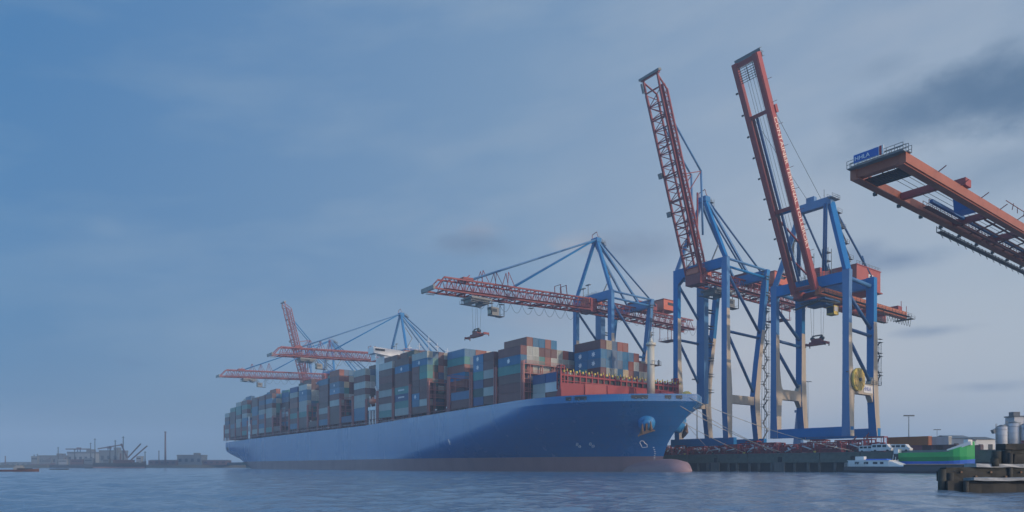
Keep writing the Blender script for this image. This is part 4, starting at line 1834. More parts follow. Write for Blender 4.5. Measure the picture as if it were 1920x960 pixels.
    mb.box((-.4, (hy0 + hy1) / 2, ZT + 6.0), (13.4, hy1 - hy0 + .4, .25), 1)
    mb.box((-.4, (hy0 + hy1) / 2, ZT - 1.0), (13.8, hy1 - hy0 + 1.4, .35), 1)
    mb.box((6.16, hy0 + 9, ZT + 2.2), (.1, 3.0, 3.6), 2)
    mb.box((6.22, hy0 + 9, ZT + 2.4), (.1, 1.8, 2.4), 3)
    mb.box((-4, hy0 - 4, ZT + 3.6), (4, 6, 4.0), 1)
    house_ = mb.build('machinery_house', [paint('house_red', (.36, .07, .05), .5, .35), red, white, glass], root)
    mb = MB()
    for yy in range(0, 16, 2):
        mb.bar((6.1, hy0 + yy, ZT + 6), (6.1, hy0 + yy, ZT + 7.1), .08)
    mb.bar((6.1, hy0, ZT + 7.1), (6.1, hy1, ZT + 7.1), .08)
    mb.bar((6.1, hy0, ZT + 6.6), (6.1, hy1, ZT + 6.6), .06)
    mb.build('roof_rail', grey, house_)
    # cable reel on the landside portal tie
    mb = MB()
    c0, c1 = Vector((HX + 1.2, 3.4, 21.6)), Vector((HX + 1.9, 3.4, 21.6))
    mb.tube(c0, c1, 3.4, 28, 0)
    mb.tube(c1, c1 + Vector((.12, 0, 0)), 2.7, 24, 2)
    mb.tube(c1 + Vector((.1, 0, 0)), c1 + Vector((.5, 0, 0)), .55, 12, 1)
    mb.tube(c0 - Vector((1.4, 0, 0)), c0, 2.9, 24, 1)
    for k in range(10):
        a = k * math.pi / 5
        mb.bar(c1 + Vector((.16, .6 * math.cos(a), .6 * math.sin(a))), c1 + Vector((.16, 3.2 * math.cos(a), 3.2 * math.sin(a))), .12, .12, 0)
    mb.bar(c0 + Vector((-.5, -3.6, 2)), c0 + Vector((-.5, -5.2, 2)), .3, .2, 1)
    part(mb.build('cable_reel', [yellow, dark, paint('reel_ochre', (.5, .35, .1), .6, .4)], root), 'big round yellow cable reel above the cream tie beam')
    mb = MB()
    mb.box((HX + .9, G - 4.6, 19.3), (.08, 5.4, 2.2), 0)
    sg = mb.build('sign_panel', white, root)
    Mx = Matrix(((0, 0, 1, HX + .97), (1, 0, 0, G - 5.2), (0, 1, 0, 19.3), (0, 0, 0, 1)))
    text_mesh('lettering', 'HHLA', 1.7, letter_b, sg, Mx)
    mb = MB()
    catwalk(mb, (HX, G - 3.4, 21.0), (HX, G + 3.4, 21.0), 2.2, 0, 1.6)
    zigzag_stair(mb, HX + .6, G + 2.0, 21, 34 * zs, 1.4)
    mb.build('leg_platform', dark, root)
    # twin girder boom
    HZ = GZ + .3
    gw, gd = (1.1, 2.0) if ang > .5 else (.95, 1.45)
    mb = MB()
    for xx in (-3.5, 3.5):
        mb.box((xx, -boom_len / 2, 0), (gw, boom_len, gd), 0)
        mb.box((xx + (.35 if xx < 0 else -.35), -boom_len / 2, -gd / 2 - .1), (gw + .2, boom_len, .18), 1)
    mb.box((0, -boom_len + .8, .05), (6.0, 1.2, gd * .85), 1)
    bp_ = red if ang > .5 else paint('boom_brown', (.34, .095, .05), .5, .5, (.2, .06, .04))
    boom = mb.build('boom', [bp_, bp_], root, (0, hinge_y, HZ))
    boom.rotation_euler = (-ang, 0, 0)
    ties = (.225, .63, .985) if ang > .5 else (.16, .38, .55, .72, .9)
    for fr in ties:
        mb = MB()
        mb.box((0, -boom_len * (1 - fr), 0), (6.0, 1.0, gd * .7))
        mb.build('boom_tie', red, boom)
    mb = MB()
    mb.box((3.5, -boom_len * .772, 1.5), (1.7, 2.2, 1.2), 1)
    mb.build('winch_box', [grey, red], boom)
    mb = MB()
    catwalk(mb, (-4, -boom_len - .5, gd / 2), (4, -boom_len - .5, gd / 2), .9, 0, 1.1)
    catwalk(mb, (-4, -boom_len + .8, gd / 2 + .1), (4.2, -boom_len + .8, gd / 2 + .1), 1.0, 0, 1.1)
    for k in range(7):
        mb.box((0, -boom_len + 1.9 + k * .62, -gd / 2 + .1), (5.9, .14, .2), 2)
    for xx in (-2, 0, 2):
        mb.box((xx, -boom_len + 3.6, -gd / 2 + .2), (.12, 3.9, .16), 2)
    mb.build('boom_platform', [grey, red, dark], boom)
    mb = MB()
    catwalk(mb, (-2.0, -boom_len * .05, -.4), (-2.0, -boom_len * .77, -.4), .9, 0, 1.5)
    mb.bar((-1.2, -boom_len * .04, .3), (-1.2, -boom_len * .77, .3), .5, .5, 1)
    for k in range(10):
        y = -boom_len * (.08 + .09 * k)
        mb.bar((4.2, y, .4), (5.3, y, 1.0), .12, .12, 0)
        mb.bar((-4.2, y, .4), (-5.0, y, 0), .12, .12, 0)
        mb.box((-5.1, y, 0), (.5, .5, .5), 2)
    mb.build('boom_walkway', [redbrown, blue_dark, dark], boom)
    mb = MB()
    for xx in (-1.6, -.8, .2, 1.1):
        mb.tube((xx, -boom_len + 2, .9), (xx, -2, 1.2), .05, 4)
    mb.build('hoist_rope', cable_m, boom)
    if ang > .5:
        Mx = Matrix(((0, 0, 1, 4.07), (1, 0, 0, -boom_len * .46), (0, 1, 0, 0), (0, 0, 0, 1)))
        t_ = text_mesh('lettering', 'CONTAINER TERMINAL TOLLERORT', 2.3, letter_t, boom, Mx)
        mb = MB()
        y = -boom_len * .36
        mb.box((0, y, .9), (5.4, 1.2, 1.0))
        mb.build('boom_equaliser', blue, boom)
        for a, c in ((-.335, -.17), (-.17, -.03)):
            mb = MB()
            mb.bar((-3, boom_len * a, 1), (3, boom_len * c, 1), .4)
            mb.build('boom_brace', red, boom)
        for xx in (-3.2, 3.2):
            mb = MB()
            p1 = Vector((xx, hinge_y - math.cos(ang) * boom_len * .79 + 2, HZ + math.sin(ang) * boom_len * .79))
            mb.tube(p1, (xx * .6, 3.2, APZ + 1.5), .06, 4)
            mb.build('luffing_rope', cable_m, root)
    else:
        mb = MB()
        mb.hexa([(-.2, -boom_len * .70, -.4), (3.0, -boom_len * .70, -.4), (3.0, -boom_len * .665, -.4), (-.2, -boom_len * .665, -.4),
                 (.6, -boom_len * .73, 1.7), (2.6, -boom_len * .73, 1.7), (2.6, -boom_len * .68, 1.7), (.6, -boom_len * .68, 1.7)])
        part(mb.build('boom_panel', paint('panel_blue', (.02, .17, .5), .4, .2), boom), 'bright blue slanted panel between the two girders')
        mb = MB()
        mb.box((-4.3, -boom_len * .325, -1.7), (.9, boom_len * .65, .14), 0)
        mb.box((-4.7, -boom_len * .325, -.8), (.1, boom_len * .65, .1), 0)
        k = 0
        while k < 34:
            y = -boom_len * .65 + k * boom_len * .65 / 34
            mb.bar((-4.7, y, -1.7), (-4.7, y, -.6), .1, .1, 0)
            if k % 2:
                mb.bar((-4.7, y, -1.7), (-4.7, y + 1.0, -2.2), .08, .08, 1)
            k += 1
        for xx in (-1.6, .2, 1.9):
            mb.bar((xx, -2, -.7), (xx, -boom_len * .62, -.7), .22, .25, 2)
        for k in range(9):
            y = -boom_len * (.06 + .06 * k)
            mb.bar((-3, y, -.4), (3, y - 3, -.2), .22, .22, 2)
            mb.bar((4.5, y, 1.3), (4.5, y, 2.4), .1, .1, 2)
            mb.bar((4.5, y - 2.6, 1.3), (4.7, y - 2.6, 2.4), .1, .1, 2)
        mb.bar((4.5, -2, 2.3), (4.5, -boom_len * .6, 2.3), .1, .1, 2)
        mb.build('trolley_runway', [dark, grey, redbrown], boom)
        mb = MB()
        mb.box((0, 0, 0), (3.7, .14, 1.3), 0)
        mb.box((0, -.06, 0), (3.58, .1, 1.16), 1)
        mb.box((2.05, 0, 0), (.3, .14, 1.3), 2)
        mb.box((2.35, 0, 0), (.25, .12, 1.3), 0)
        sg2 = mb.build('sign_board', [white, blue_sign, paint('sign_red', (.4, .03, .04), .5, .2)], boom, (-1.1, -boom_len - 1.0, 1.75))
        Mx = Matrix(((1, 0, 0, -.55), (0, 0, -1, -.13), (0, 1, 0, -.05), (0, 0, 0, 1)))
        text_mesh('lettering', 'HHLA', .85, letter_w, sg2, Mx)
        for sgn in (-1, 1):
            mb = MB()
            mb.tube((sgn * 4.4, 3.2, APZ), (sgn * 3.5, hinge_y - boom_len * .17 * math.cos(ang), HZ + 1), .35, 6)
            mb.build('forestay', blue, root)
    mb = MB()
    mb.box((0, 5.5, GZ - 1.9), (8.6, 9, .5), 0)
    mb.box((0, 6, GZ - 2.6), (6, 4, 1.2), 0)
    catwalk(mb, (-5.5, 1, GZ - 4.0), (2.5, 1, GZ - 2.6), 1.4, 1)
    catwalk(mb, (2.5, 1, GZ - 2.6), (4.5, 9, GZ - 2.6), 1.2, 1)
    tro = mb.build('trolley', [blue_dark, dark], root)
    mb = MB()
    mb.box((1.8, 10.2, GZ - 4.2), (2.4, 2.8, 2.8), 0)
    mb.box((1.8, 8.75, GZ - 4.2), (2.1, .1, 1.8), 1)
    mb.box((3.02, 10, GZ - 3.9), (.08, 2, 1.4), 2)
    mb.build('cab', [yellow, glass, pale], tro)
    return root


c6 = girder_crane(112.4, 198.0, 'blue portal crane with raised red twin girder boom and yellow cable reel', 1.0, R(63.2), 67, 11.6, 15.3, -2.6, True)
ropes_and_spreader('dark red spreader hanging inside the portal of the crane with the yellow reel', P(112.4, 198, QZ), 4.5, 47, 34.2, red_lat, 'spreaders hanging from the cranes', 3.1)
c7 = girder_crane(48.0, 199.0, 'nearest crane with lowered red girder boom carrying a blue sign board', .83, R(0), 93, 8.6, 15.3, -3.0, False)

# ------------------------------------------------------------------ clutter on the quay
RB = []


def rack_mesh(seed):
    r = random.Random(seed)
    L, W, H = r.uniform(4, 7), r.uniform(1.8, 2.4), r.uniform(2.0, 3.6)
    mb = MB()
    for xx in (-1, 1):
        for yy in (-1, 1):
            mb.box((xx * L / 2, yy * W / 2, H / 2), (.24, .24, H), 0)
    for z in (.2, H * .5, H - .1):
        for yy in (-1, 1):
            mb.box((0, yy * W / 2, z), (L, .2, .24), 0)
        mb.box((-L / 2, 0, z), (.2, W, .2), 0)
        mb.box((L / 2, 0, z), (.2, W, .2), 0)
    k = int(L / 1.3)
    for i in range(k):
        x0 = -L / 2 + L * i / k
        mb.bar((x0, -W / 2, .2), (x0 + L / k, -W / 2, H * .5), .14, .14, 0)
        mb.bar((x0 + L / k * .5, -W / 2, H * .5), (x0 + L / k * .5, -W / 2, H), .14, .14, 0)
    for i in range(r.randint(4, 8)):
        x0, z0 = r.uniform(-L / 2, L / 2 - 1), r.uniform(.3, H)
        mb.tube((x0, -W / 2 - .1, z0), (x0 + r.uniform(.4, 1.6), -W / 2 - .1, z0 + r.uniform(-.9, .9)), .12, 6, r.choice([1, 1, 2, 0]))
    mb.box((0, 0, H * .35), (L * .9, W * .7, H * .6), 3)
    for i in range(r.randint(1, 3)):
        mb.tube((r.uniform(-L / 2, L / 2), -W / 2 - .25, r.uniform(.5, H)), (r.uniform(-L / 2, L / 2), -W / 2 - .15, r.uniform(.5, H)), .2, 6, 2)
    return mb.mesh('lashing_rack', [red_deck, pinkish, pale, paint('rack_dark_red', (.2, .022, .03), .6, .4)])


RM = [rack_mesh(i) for i in range(9)]
ri = 0
for lane, (d_, s_list) in enumerate(((194.6, [i * 6.9 + 82 for i in range(17)]), (204, [i * 7.6 + 84 for i in range(15)]), (209.5, [i * 9.6 + 86 for i in range(12)]), (198.5, [i * 7.1 + 98 for i in range(13)]), (214, [i * 8.3 + 76 for i in range(15)]))):
    for s in s_list:
        if s < 97:
            continue
        o = bpy.data.objects.new('lashing_rack', RM[ri % 9])
        C.objects.link(o)
        o.location = P(s + rnd.uniform(-1, 1), d_ + rnd.uniform(-.4, .4), QZ)
        o.rotation_euler = (0, 0, ROT + (math.pi if ri % 4 == 3 and lane else 0))
        o.scale = (1, 1, (1, 1.25, 1.4, 1.15, 1.6)[lane])
        tag(o, 'red steel rack of lashing gear standing on the quay under the cranes', 'cargo rack', 'red lashing racks on the quay')
        ri += 1


def loose_container(s, d, z, code, L, lab, rz=0.0):
    o = bpy.data.objects.new('shipping_container', container_mesh(L, 2.75, code))
    C.objects.link(o)
    o.location = P(s, d, z)
    o.rotation_euler = (0, 0, ROT + rz)
    tag(o, lab, 'container', 'containers in the terminal yard')


def inv(px, d):
    k = (px - 960) / F
    Y = d / (.8 * k + .6)
    return Y * (.8 - .6 * k)


for i, (px, d, z, code, L, lab) in enumerate((
        (1705, 232, 1, 'O', 12.19, 'orange container in the yard beside the white van'),
        (1742, 238, 1, 'w', 12.19, 'white container in the yard, right of the orange one'),
        (1752, 232, 0, 'b', 6.06, 'brown container under the white one in the yard'),
        (1776, 232, 0, 'b', 6.06, 'second brown container beyond the white one in the yard'),
        (1731, 232, 0, 'R', 6.06, 'crimson container below the gap of orange and white ones'),
        (1650, 236, 0, 'R', 12.19, 'crimson container behind the rear leg of the reel crane'),
        (1615, 238, 0, 'R', 12.19, 'crimson container between the legs of the reel crane'),
        (1690, 234, 0, 'R', 12.19, 'crimson container directly below the orange one'),
        (1560, 240, 0, 't', 12.19, 'teal container behind the racks of the reel crane'),
        (1520, 240, 0, 'R', 12.19, 'crimson container beside the teal one in the yard'),
        (1800, 244, 0, 'b', 12.19, 'brown container at the yard end behind the green boat'),
        (1470, 240, 0, 'R', 12.19, 'crimson container behind the racks between both raised cranes'),
        (1425, 242, 0, 'b', 12.19, 'brown container behind the lattice crane by the bow'),
        (1268, 236, 0, 'b', 12.19, 'brown container glimpsed just past the stem of the ship'))):
    loose_container(inv(px, d), d, QZ + 2.78 * z, code, L, lab)
loose_container(inv(1742, 238), 238, QZ, 'n', 12.19, 'navy container carrying the white one in the yard')


def light_mast(px, Y, ztop_, lab):
    p = at(px, Y, QZ)
    t = thing('light_mast', lab, 'light mast', p, 0, 'tall floodlight masts in the terminal')
    H = ztop_ - QZ
    mb = MB()
    mb.tube((0, 0, 0), (0, 0, H), .32, 8, 0, .16)
    mb.build('pole', grey, t)
    mb = MB()
    mb.box((0, 0, H), (5.0, .5, .25))
    for k in range(6):
        mb.box((-2.2 + k * .88, -.3, H + .2), (.6, .5, .5), 1)
    mb.build('lamp_head', [grey, dark], t)


light_mast(1704, 330, zat(780, 330), 'floodlight mast standing behind the orange yard container')
light_mast(1757, 480, zat(806, 480), 'smaller far floodlight mast above the white yard container')
light_mast(1307, 330, zat(712, 330), 'floodlight mast seen just beyond the ship bow')
light_mast(1515, 520, zat(716, 520), 'distant floodlight mast between the legs of the reel crane')
mb = MB()
pt = at(1497, 420, QZ)
mb.tube((0, 0, 0), (0, 0, zat(772, 420) - QZ), 4.2, 4, 0, 1.4)
mb.box((0, 0, zat(771, 420) - QZ), (3.4, 3.4, 1.6), 0)
tw = mb.build('control_tower', blue_dark, None, pt)
tag(tw, 'tapering blue tower seen between the legs of the reel crane', 'tower')


def van(px, d, lab, rz, sc_=1.0):
    s = inv(px, d)
    t = thing('van', lab, 'van', P(s, d, QZ), ROT + rz, 'white vehicles parked on the quay')
    t.scale = (sc_, sc_, sc_)
    mb = MB()
    prof = [(-2.6, .45), (2.6, .45), (2.7, 1.1), (2.2, 1.3), (1.5, 2.25), (-2.5, 2.3), (-2.65, 1.2)]
    o = len(mb.v)
    mb.v += [(x, -1.0, z) for x, z in prof] + [(x, 1.0, z) for x, z in prof]
    k = len(prof)
    mb.quad(tuple(range(o, o + k)))
    mb.quad(tuple(range(o + 2 * k - 1, o + k - 1, -1)))
    for i in range(k):
        j = (i + 1) % k
        mb.quad((o + i, o + j, o + k + j, o + k + i))
    mb.build('body', white, t)
    for x0, wd in ((.9, 1.0), (-.5, 1.1), (-1.8, 1.0)):
        mb = MB()
        mb.box((x0, -1.01, 1.72), (wd, .04, .62))
        mb.box((x0, 1.01, 1.72), (wd, .04, .62))
        mb.build('window', glass, t)
    for xx in (-1.6, 1.7):
        for yy in (-.9, .9):
            mb = MB()
            mb.tube((xx, yy - .12, .38), (xx, yy + .12, .38), .38, 12)
            mb.build('wheel', tyre_m, t)


van(1655, 194.6, 'white van parked at the quay edge behind the motor barge', 0, 1.0)
van(1628, 195.2, 'white car parked to the stern side of the quay edge van', 0, .85)
van(1690, 196.5, 'white van parked behind the green boat', 0, .95)

# mooring lines from the bow down to the quay
def mooring(px, s_end, sag, lab, r=.075, dend=193.1):
    s = s_from_px(px, 20.3)
    a = P(s, 160 - half_breadth(s, 20.3) - .2, 21.2)
    c = P(s_end, dend, QZ + .6)
    mb = MB()
    pts = []
    for i in range(13):
        t = i / 12
        p = a.lerp(c, t)
        p.z -= sag * 4 * t * (1 - t)
        pts.append(p - a)
    mb.path(pts, r, 6)
    o = mb.build('mooring_line', rope_m, None, a)
    tag(o, lab, 'rope', 'mooring lines from the bow')


mooring(1207, 132, 1.0, 'pale mooring line from the aftermost forecastle fairlead')
mooring(1253, 119, 1.4, 'pale mooring line from the middle forecastle fairlead', .09)
mooring(1275, 120.5, 1.2, 'pale mooring line from the fairlead nearest the stem')
mooring(1296, 97, 1.6, 'longest mooring line ending at the quay beside the motor barge', .09)
mooring(1250, 144, .8, 'thin mooring line dropping steeply to the quay under the crane', .06)


# ------------------------------------------------------------------ boats along the quay
def hull_shape(mb, L, B, z0, z1, bow=1.0, rise=.6, m=0, n_=14, flat_stern=True, zmid=None, m2=None):
    secs = []
    for i in range(n_ + 1):
        t = i / n_
        x = -L / 2 + L * t
        wf = 1.0
        if t > .7:
            wf = max(.03, 1 - ((t - .7) / .3) ** 2)
        if t < .1:
            wf = .8 + 2 * t
        zz = z1 + rise * max(0, (t - .55) / .45) ** 2
        bw_ = B / 2 * wf
        ring = [(x, -bw_ * .82, z0), (x, -bw_, (z0 + zz) / 2 if zmid is None else zmid), (x, -bw_ * 1.02, zz), (x, bw_ * 1.02, zz), (x, bw_, (z0 + zz) / 2 if zmid is None else zmid), (x, bw_ * .82, z0)]
        secs.append(ring)
    mb.loft(secs, m, (lambda i, j: (m2 if j in (1, 3) and m2 is not None else m)))


t = thing('motor_barge', 'long low dark motor barge with white cabin moored along the quay', 'barge', P(73, 179.5, 0), ROT)
mb = MB()
hull_shape(mb, 36, 6.2, -.4, 1.55, rise=.5)
hl = mb.build('hull', [paint('barge_hull', (.05, .055, .07), .5, .5, (.09, .07, .06), 0, .6)], t)
mb = MB()
mb.box((-11.8, 0, 2.35), (10.2, 4.9, 1.5), 0)
mb.box((-11.8, 0, 3.15), (10.6, 5.2, .12), 0)
mb.hexa([(-6.7, -2.4, 1.6), (-3.2, -2.2, 1.6), (-3.2, 2.2, 1.6), (-6.7, 2.4, 1.6), (-6.7, -2.4, 3.0), (-6.6, -2.2, 3.0), (-6.6, 2.2, 3.0), (-6.7, 2.4, 3.0)], 0)
cb = mb.build('cabin', white, t)
for xx in (-14.6, -12.3, -10.0, -8.4):
    mb = MB()
    mb.box((xx, -2.47, 2.5), (1.1 if xx < -9 else .8, .06, .55))
    mb.build('window', glass, cb)
mb = MB()
mb.box((-14.8, 0, 3.7), (2.2, 1.4, 1.0), 0)
mb.box((-10.5, .4, 3.35), (5.2, 2.6, .4), 1)
mb.build('cabin_roof', [white, boatblue], t)
mb = MB()
mb.box((5.5, 0, 1.75), (17.5, 4.9, .7), 0)
for k in range(10):
    mb.box((-2.6 + k * 1.8, 0, 2.15), (.12, 5.0, .14), 1)
mb.build('cargo_hold', [dark, grey], t)
mb = MB()
for k in range(10):
    mb.bar((-17.6 + k * .6, -2.7, 1.5), (-17.6 + k * .6, -2.7, 2.5), .06)
mb.bar((-17.6, -2.7, 2.5), (-12.2, -2.7, 2.5), .06)
mb.bar((-17.6, -2.7, 2.0), (-12.2, -2.7, 2.0), .05)
mb.build('guard_rail', white, t)

GL = .8
t = thing('green_boat', 'green and blue hulled boat with raised pale bow lying inside the barge', 'boat', P(72.6, 187.2, 0), ROT)
t.scale = (GL, 1, 1)
mb = MB()
hull_shape(mb, 20.5, 6.4, .3, 2.9, rise=.5, zmid=1.6)
mb.build('hull', boatblue, t)
mb = MB()
hull_shape(mb, 20.3, 6.55, 2.94, 5.1, rise=2.6, zmid=4.0)
mb.build('topside', green, t)
mb = MB()
mb.box((-2, 0, 5.4), (11, 5, .6))
mb.bar((-8, -3.2, 5.2), (5, -3.3, 5.3), .16)
mb.build('hatch_cover', grey, t)
mb = MB()
for a, c in (((4.2, -3.1, 5.4), (9.6, -1.4, 7.3)), ((4.2, 3.1, 5.4), (9.6, 1.4, 7.3))):
    mb.bar(a, c, .25, .8)
mb.bar((9.6, -1.4, 7.2), (9.6, 1.4, 7.2), .3, .9)
mb.box((8.4, 0, 7.4), (1.2, 2.6, 1.4))
mb.build('bow_bulwark', white, t)
mb = MB()
mb.box((-11.3, -.2, 3.6), (1.6, 4.6, 2.6), 0)
mb.box((-11.2, -1.2, 5.3), (1.4, 1.8, 1.4), 1)
for k in range(6):
    mb.bar((-12.3 + k * .4, -2.8, 2.6), (-12.0 + k * .35, -2.6, 5.0 - .3 * k), .16, .16, k % 2)
mb.build('stern_gear', [dark, white], t)

# white plant and sheds behind the green boat
def silo(px, Y, wpx, ytop, lab):
    r = wpx / 2 / F * Y
    t = thing('silo', lab, 'silo', at(px, Y, QZ), 0, 'pale storage silos at the quay end')
    H = zat(ytop, Y) - QZ
    mb = MB()
    mb.tube((0, 0, 0), (0, 0, H), r, 20)
    for k in range(5):
        z = H * (k + .5) / 5
        mb.tube((0, 0, z - .08), (0, 0, z + .08), r + .06, 20)
    mb.build('tank', pale, t)
    mb = MB()
    mb.tube((0, 0, H), (0, 0, H + r * .4), r, 20, 0, r * .25)
    mb.build('roof', grey, t)
    mb = MB()
    for k in range(int(H / 1.2)):
        mb.box((-r - .15, -.2, 1 + k * 1.2), (.5, .6, .06))
    mb.bar((-r - .3, -.4, 0), (-r - .3, -.4, H + 1), .1)
    mb.bar((-r - .3, .1, 0), (-r - .3, .1, H + 1), .1)
    mb.build('ladder', grey, t)


silo(1878, 236, 18, 800, 'leftmost pale silo of the plant, lower than its neighbour')
silo(1900, 240, 22, 794, 'tall pale silo in the middle of the plant')
silo(1924, 238, 20, 797, 'pale silo at the picture edge beside the tall one')
t = thing('conveyor_tower', 'pale square tower topping the silo plant', 'tower', at(1905, 250, QZ), 0)
mb = MB()
mb.box((0, 0, 7), (4.6, 4.6, 14), 0)
mb.box((0, 0, 14.3), (5.2, 5.2, .4), 1)
mb.box((-.6, 0, 15.2), (2.4, 2.4, 1.6), 1)
mb.build('wall', [pale, slate], t)
mb = MB()
mb.bar((-2.4, -2.4, 12), (-10, -2, 8.6), 1.6, 1.4)
mb.build('conveyor', grey, t)


def shed(px0, px1, Y, ytop, lab, wall_m, roof_m, depth=12, name='warehouse', base=QZ, win=True, flat=False):
    x0, x1 = at(px0, Y).x, at(px1, Y).x
    t = thing(name, lab, 'warehouse' if name == 'warehouse' else 'building', ((x0 + x1) / 2, Y, base), 0)
    H = zat(ytop, Y) - base
    L = x1 - x0
    mb = MB()
    mb.box((0, depth / 2, H * .42), (L, depth, H * .84))
    wl = mb.build('wall', wall_m, t)
    mb = MB()
    if flat:
        mb.box((0, depth / 2, H * .9), (L + .6, depth + .6, H * .12))
        mb.box((L * .2, depth / 2, H * 1.05), (L * .2, depth * .4, H * .2))
    else:
        o = len(mb.v)
        a = L / 2 + .4
        mb.hexa([(-a, -.4, H * .84), (a, -.4, H * .84), (a, depth + .4, H * .84), (-a, depth + .4, H * .84),
                 (-a, depth / 2 - .2, H), (a, depth / 2 - .2, H), (a, depth / 2 + .2, H), (-a, depth / 2 + .2, H)])
    mb.build('roof', roof_m, t)
    if win:
        k = max(2, int(L / 6))
        for i in range(k):
            mb = MB()
            mb.box((-L / 2 + L * (i + .5) / k, -.03, H * .45), (L / k * .45, .1, H * .3))
            mb.build('window', glass, wl)
    return t


shed(1783, 1822, 260, 815, 'pale shed with grey roof behind the green boat', pale, grey)
shed(1830, 1866, 262, 818, 'white shed with slate roof beside the silos', white, slate)

# ------------------------------------------------------------------ timber jetty in the near right corner
t = thing('timber_jetty', 'dark weathered timber jetty of stacked beams standing in the near water', 'jetty', (34.5, 45.5, 0), R(-4))


def beam(x0, x1, y, z0, z1, dep, mt, nm, seed):
    r = random.Random(seed)
    mb = MB()
    n_ = max(2, int((x1 - x0) / .7))
    secs = []
    for i in range(n_ + 1):
        x = x0 + (x1 - x0) * i / n_
        j = lambda: r.uniform(-.04, .04)
        secs.append([(x, y - dep / 2 + j(), z0 + j()), (x, y + dep / 2, z0 + j()), (x, y + dep / 2, z1 + j() * .6), (x, y - dep / 2 + j(), z1 + j() * .6)])
    mb.loft(secs)
    return mb.build(nm, mt, t)


beam(-6.0, 9, -1.0, -.3, .74, .8, timber, 'beam', 1)
beam(-4.6, 9, -1.25, .76, .95, 1.2, timber_w, 'plank', 2)
beam(-5.7, 9, .2, .7, 1.36, .6, timber, 'beam', 3)
beam(-5.4, 9, .3, 1.38, 1.62, .7, timber_l, 'beam', 4)
beam(-3.5, 9, .5, 1.62, 1.86, 1.4, timber_w, 'plank', 5)
beam(-.9, 9, .5, 1.88, 2.52, .8, timber, 'beam', 6)
beam(-1.2, 9, .5, 2.54, 2.78, .9, timber_l, 'beam', 7)
beam(-1.6, 9, .4, 2.8, 3.2, 1.0, timber, 'beam', 8)
for i, (x, y, z0, z1, r_, mt) in enumerate(((-6.1, -.9, -1, 1.5, .26, timber_l), (-5.5, -.7, -1, 1.25, .24, timber), (-1.3, .0, -.5, 2.6, .2, timber), (2.2, .3, -.5, 2.7, .16, timber),
                                       (-1.9, .4, 1.6, 2.7, .34, timber_l), (-1.4, .2, 1.6, 2.75, .3, timber), (-2.3, -.1, 1.7, 2.2, .26, timber_l), (-5.0, -1.6, -.6, .7, .18, timber), (3.6, -1.6, -.6, .8, .2, timber))):
    mb = MB()
    mb.tube((0, 0, z0), (rnd.uniform(-.06, .06), 0, z1), r_, 9, 0, r_ * .9)
    mb.build('post', mt, t, (x, y, 0))
for i in range(10):
    x0 = -5.4 + i * .95
    mb = MB()
    mb.tube((x0, -.12, 1.0 + .3 * (i % 2)), (x0, -.2, 1.0 + .3 * (i % 2)), .07, 8)
    mb.build('bolt', rust, t)

# ------------------------------------------------------------------ far left: boats and the hazy opposite bank
t = thing('workboat', 'small workboat with red and blue hull nearest on the hazy far water', 'boat', at(38, 215, 0), R(3))
mb = MB()
hull_shape(mb, 11.5, 3, -.3, .6, rise=.4)
mb.build('hull', far_rust, t)
mb = MB()
mb.box((1.4, 0, .8), (3.4, 2.2, .5), 0)
mb.box((-.4, 0, 1.0), (2.2, 2.0, .9), 1)
mb.box((-.4, 0, 1.6), (1.6, 1.6, .6), 1)
mb.bar((-1.2, 0, 1.2), (-1.2, 0, 3), .08, .08, 1)
mb.build('wheelhouse', [far_dark, far_pale], t)
for px, Y, L in ((112, 330, 9), (168, 520, 7)):
    mb = MB()
    hull_shape(mb, L, 1.8, -.2, .45, rise=.15)
    o = mb.build('pontoon', dark, None, at(px, Y, 0))
    tag(o, 'dark low pontoon floating off the far bank, ' + ('nearer of two' if px < 150 else 'farther of two'), 'pontoon')


def far_ship(px0, px1, Y, hull_m, lab, deck_y, houses, masts, derricks, red_line=False, flip=False):
    x0, x1 = at(px0, Y).x, at(px1, Y).x
    t = thing('cargo_ship', lab, 'cargo ship', ((x0 + x1) / 2, Y, 0), math.pi if flip else 0, 'hazy ships along the far bank')
    L = x1 - x0
    zd = zat(deck_y, Y)
    sg = -1 if flip else 1
    mb = MB()
    hull_shape(mb, L, L * .16, -.5, zd, rise=zd * .35)
    mb.build('hull', hull_m, t)
    if red_line:
        mb = MB()
        hull_shape(mb, L * .99, L * .163, -.4, zd * .25, rise=0)
        mb.build('waterline_band', hull_red, t)
    cx = (x0 + x1) / 2
    for (a, c, yt, mt) in houses:
        xa, xc = at(a, Y).x - cx, at(c, Y).x - cx
        zt = zat(yt, Y)
        mb = MB()
        mb.box((sg * (xa + xc) / 2, 0, (zd + zt) / 2), (abs(xc - xa), L * .1, zt - zd), 0)
        mb.box((sg * (xa + xc) / 2, 0, zt + .2), (abs(xc - xa) * 1.1, L * .11, .4), 0)
        mb.box((sg * (xa + xc) / 2, -L * .051, zd + (zt - zd) * .7), (abs(xc - xa) * .8, .1, (zt - zd) * .18), 1)
        mb.build('deckhouse', [mt, glass], t)
    for (a, yt) in masts:
        mb = MB()
        mb.tube((sg * (at(a, Y).x - cx), 0, zd), (sg * (at(a, Y).x - cx), 0, zat(yt, Y)), .5, 6, 0, .3)
        mb.box((sg * (at(a, Y).x - cx), 0, zat(yt, Y) - 1), (2.4, .3, .3))
        mb.build('mast', dark, t)
    for (a, ya, c, yc) in derricks:
        mb = MB()
        mb.bar((sg * (at(a, Y).x - cx), 0, zat(ya, Y)), (sg * (at(c, Y).x - cx), 0, zat(yc, Y)), .8, .9)
        mb.build('derrick', far_rust, t)
    return t


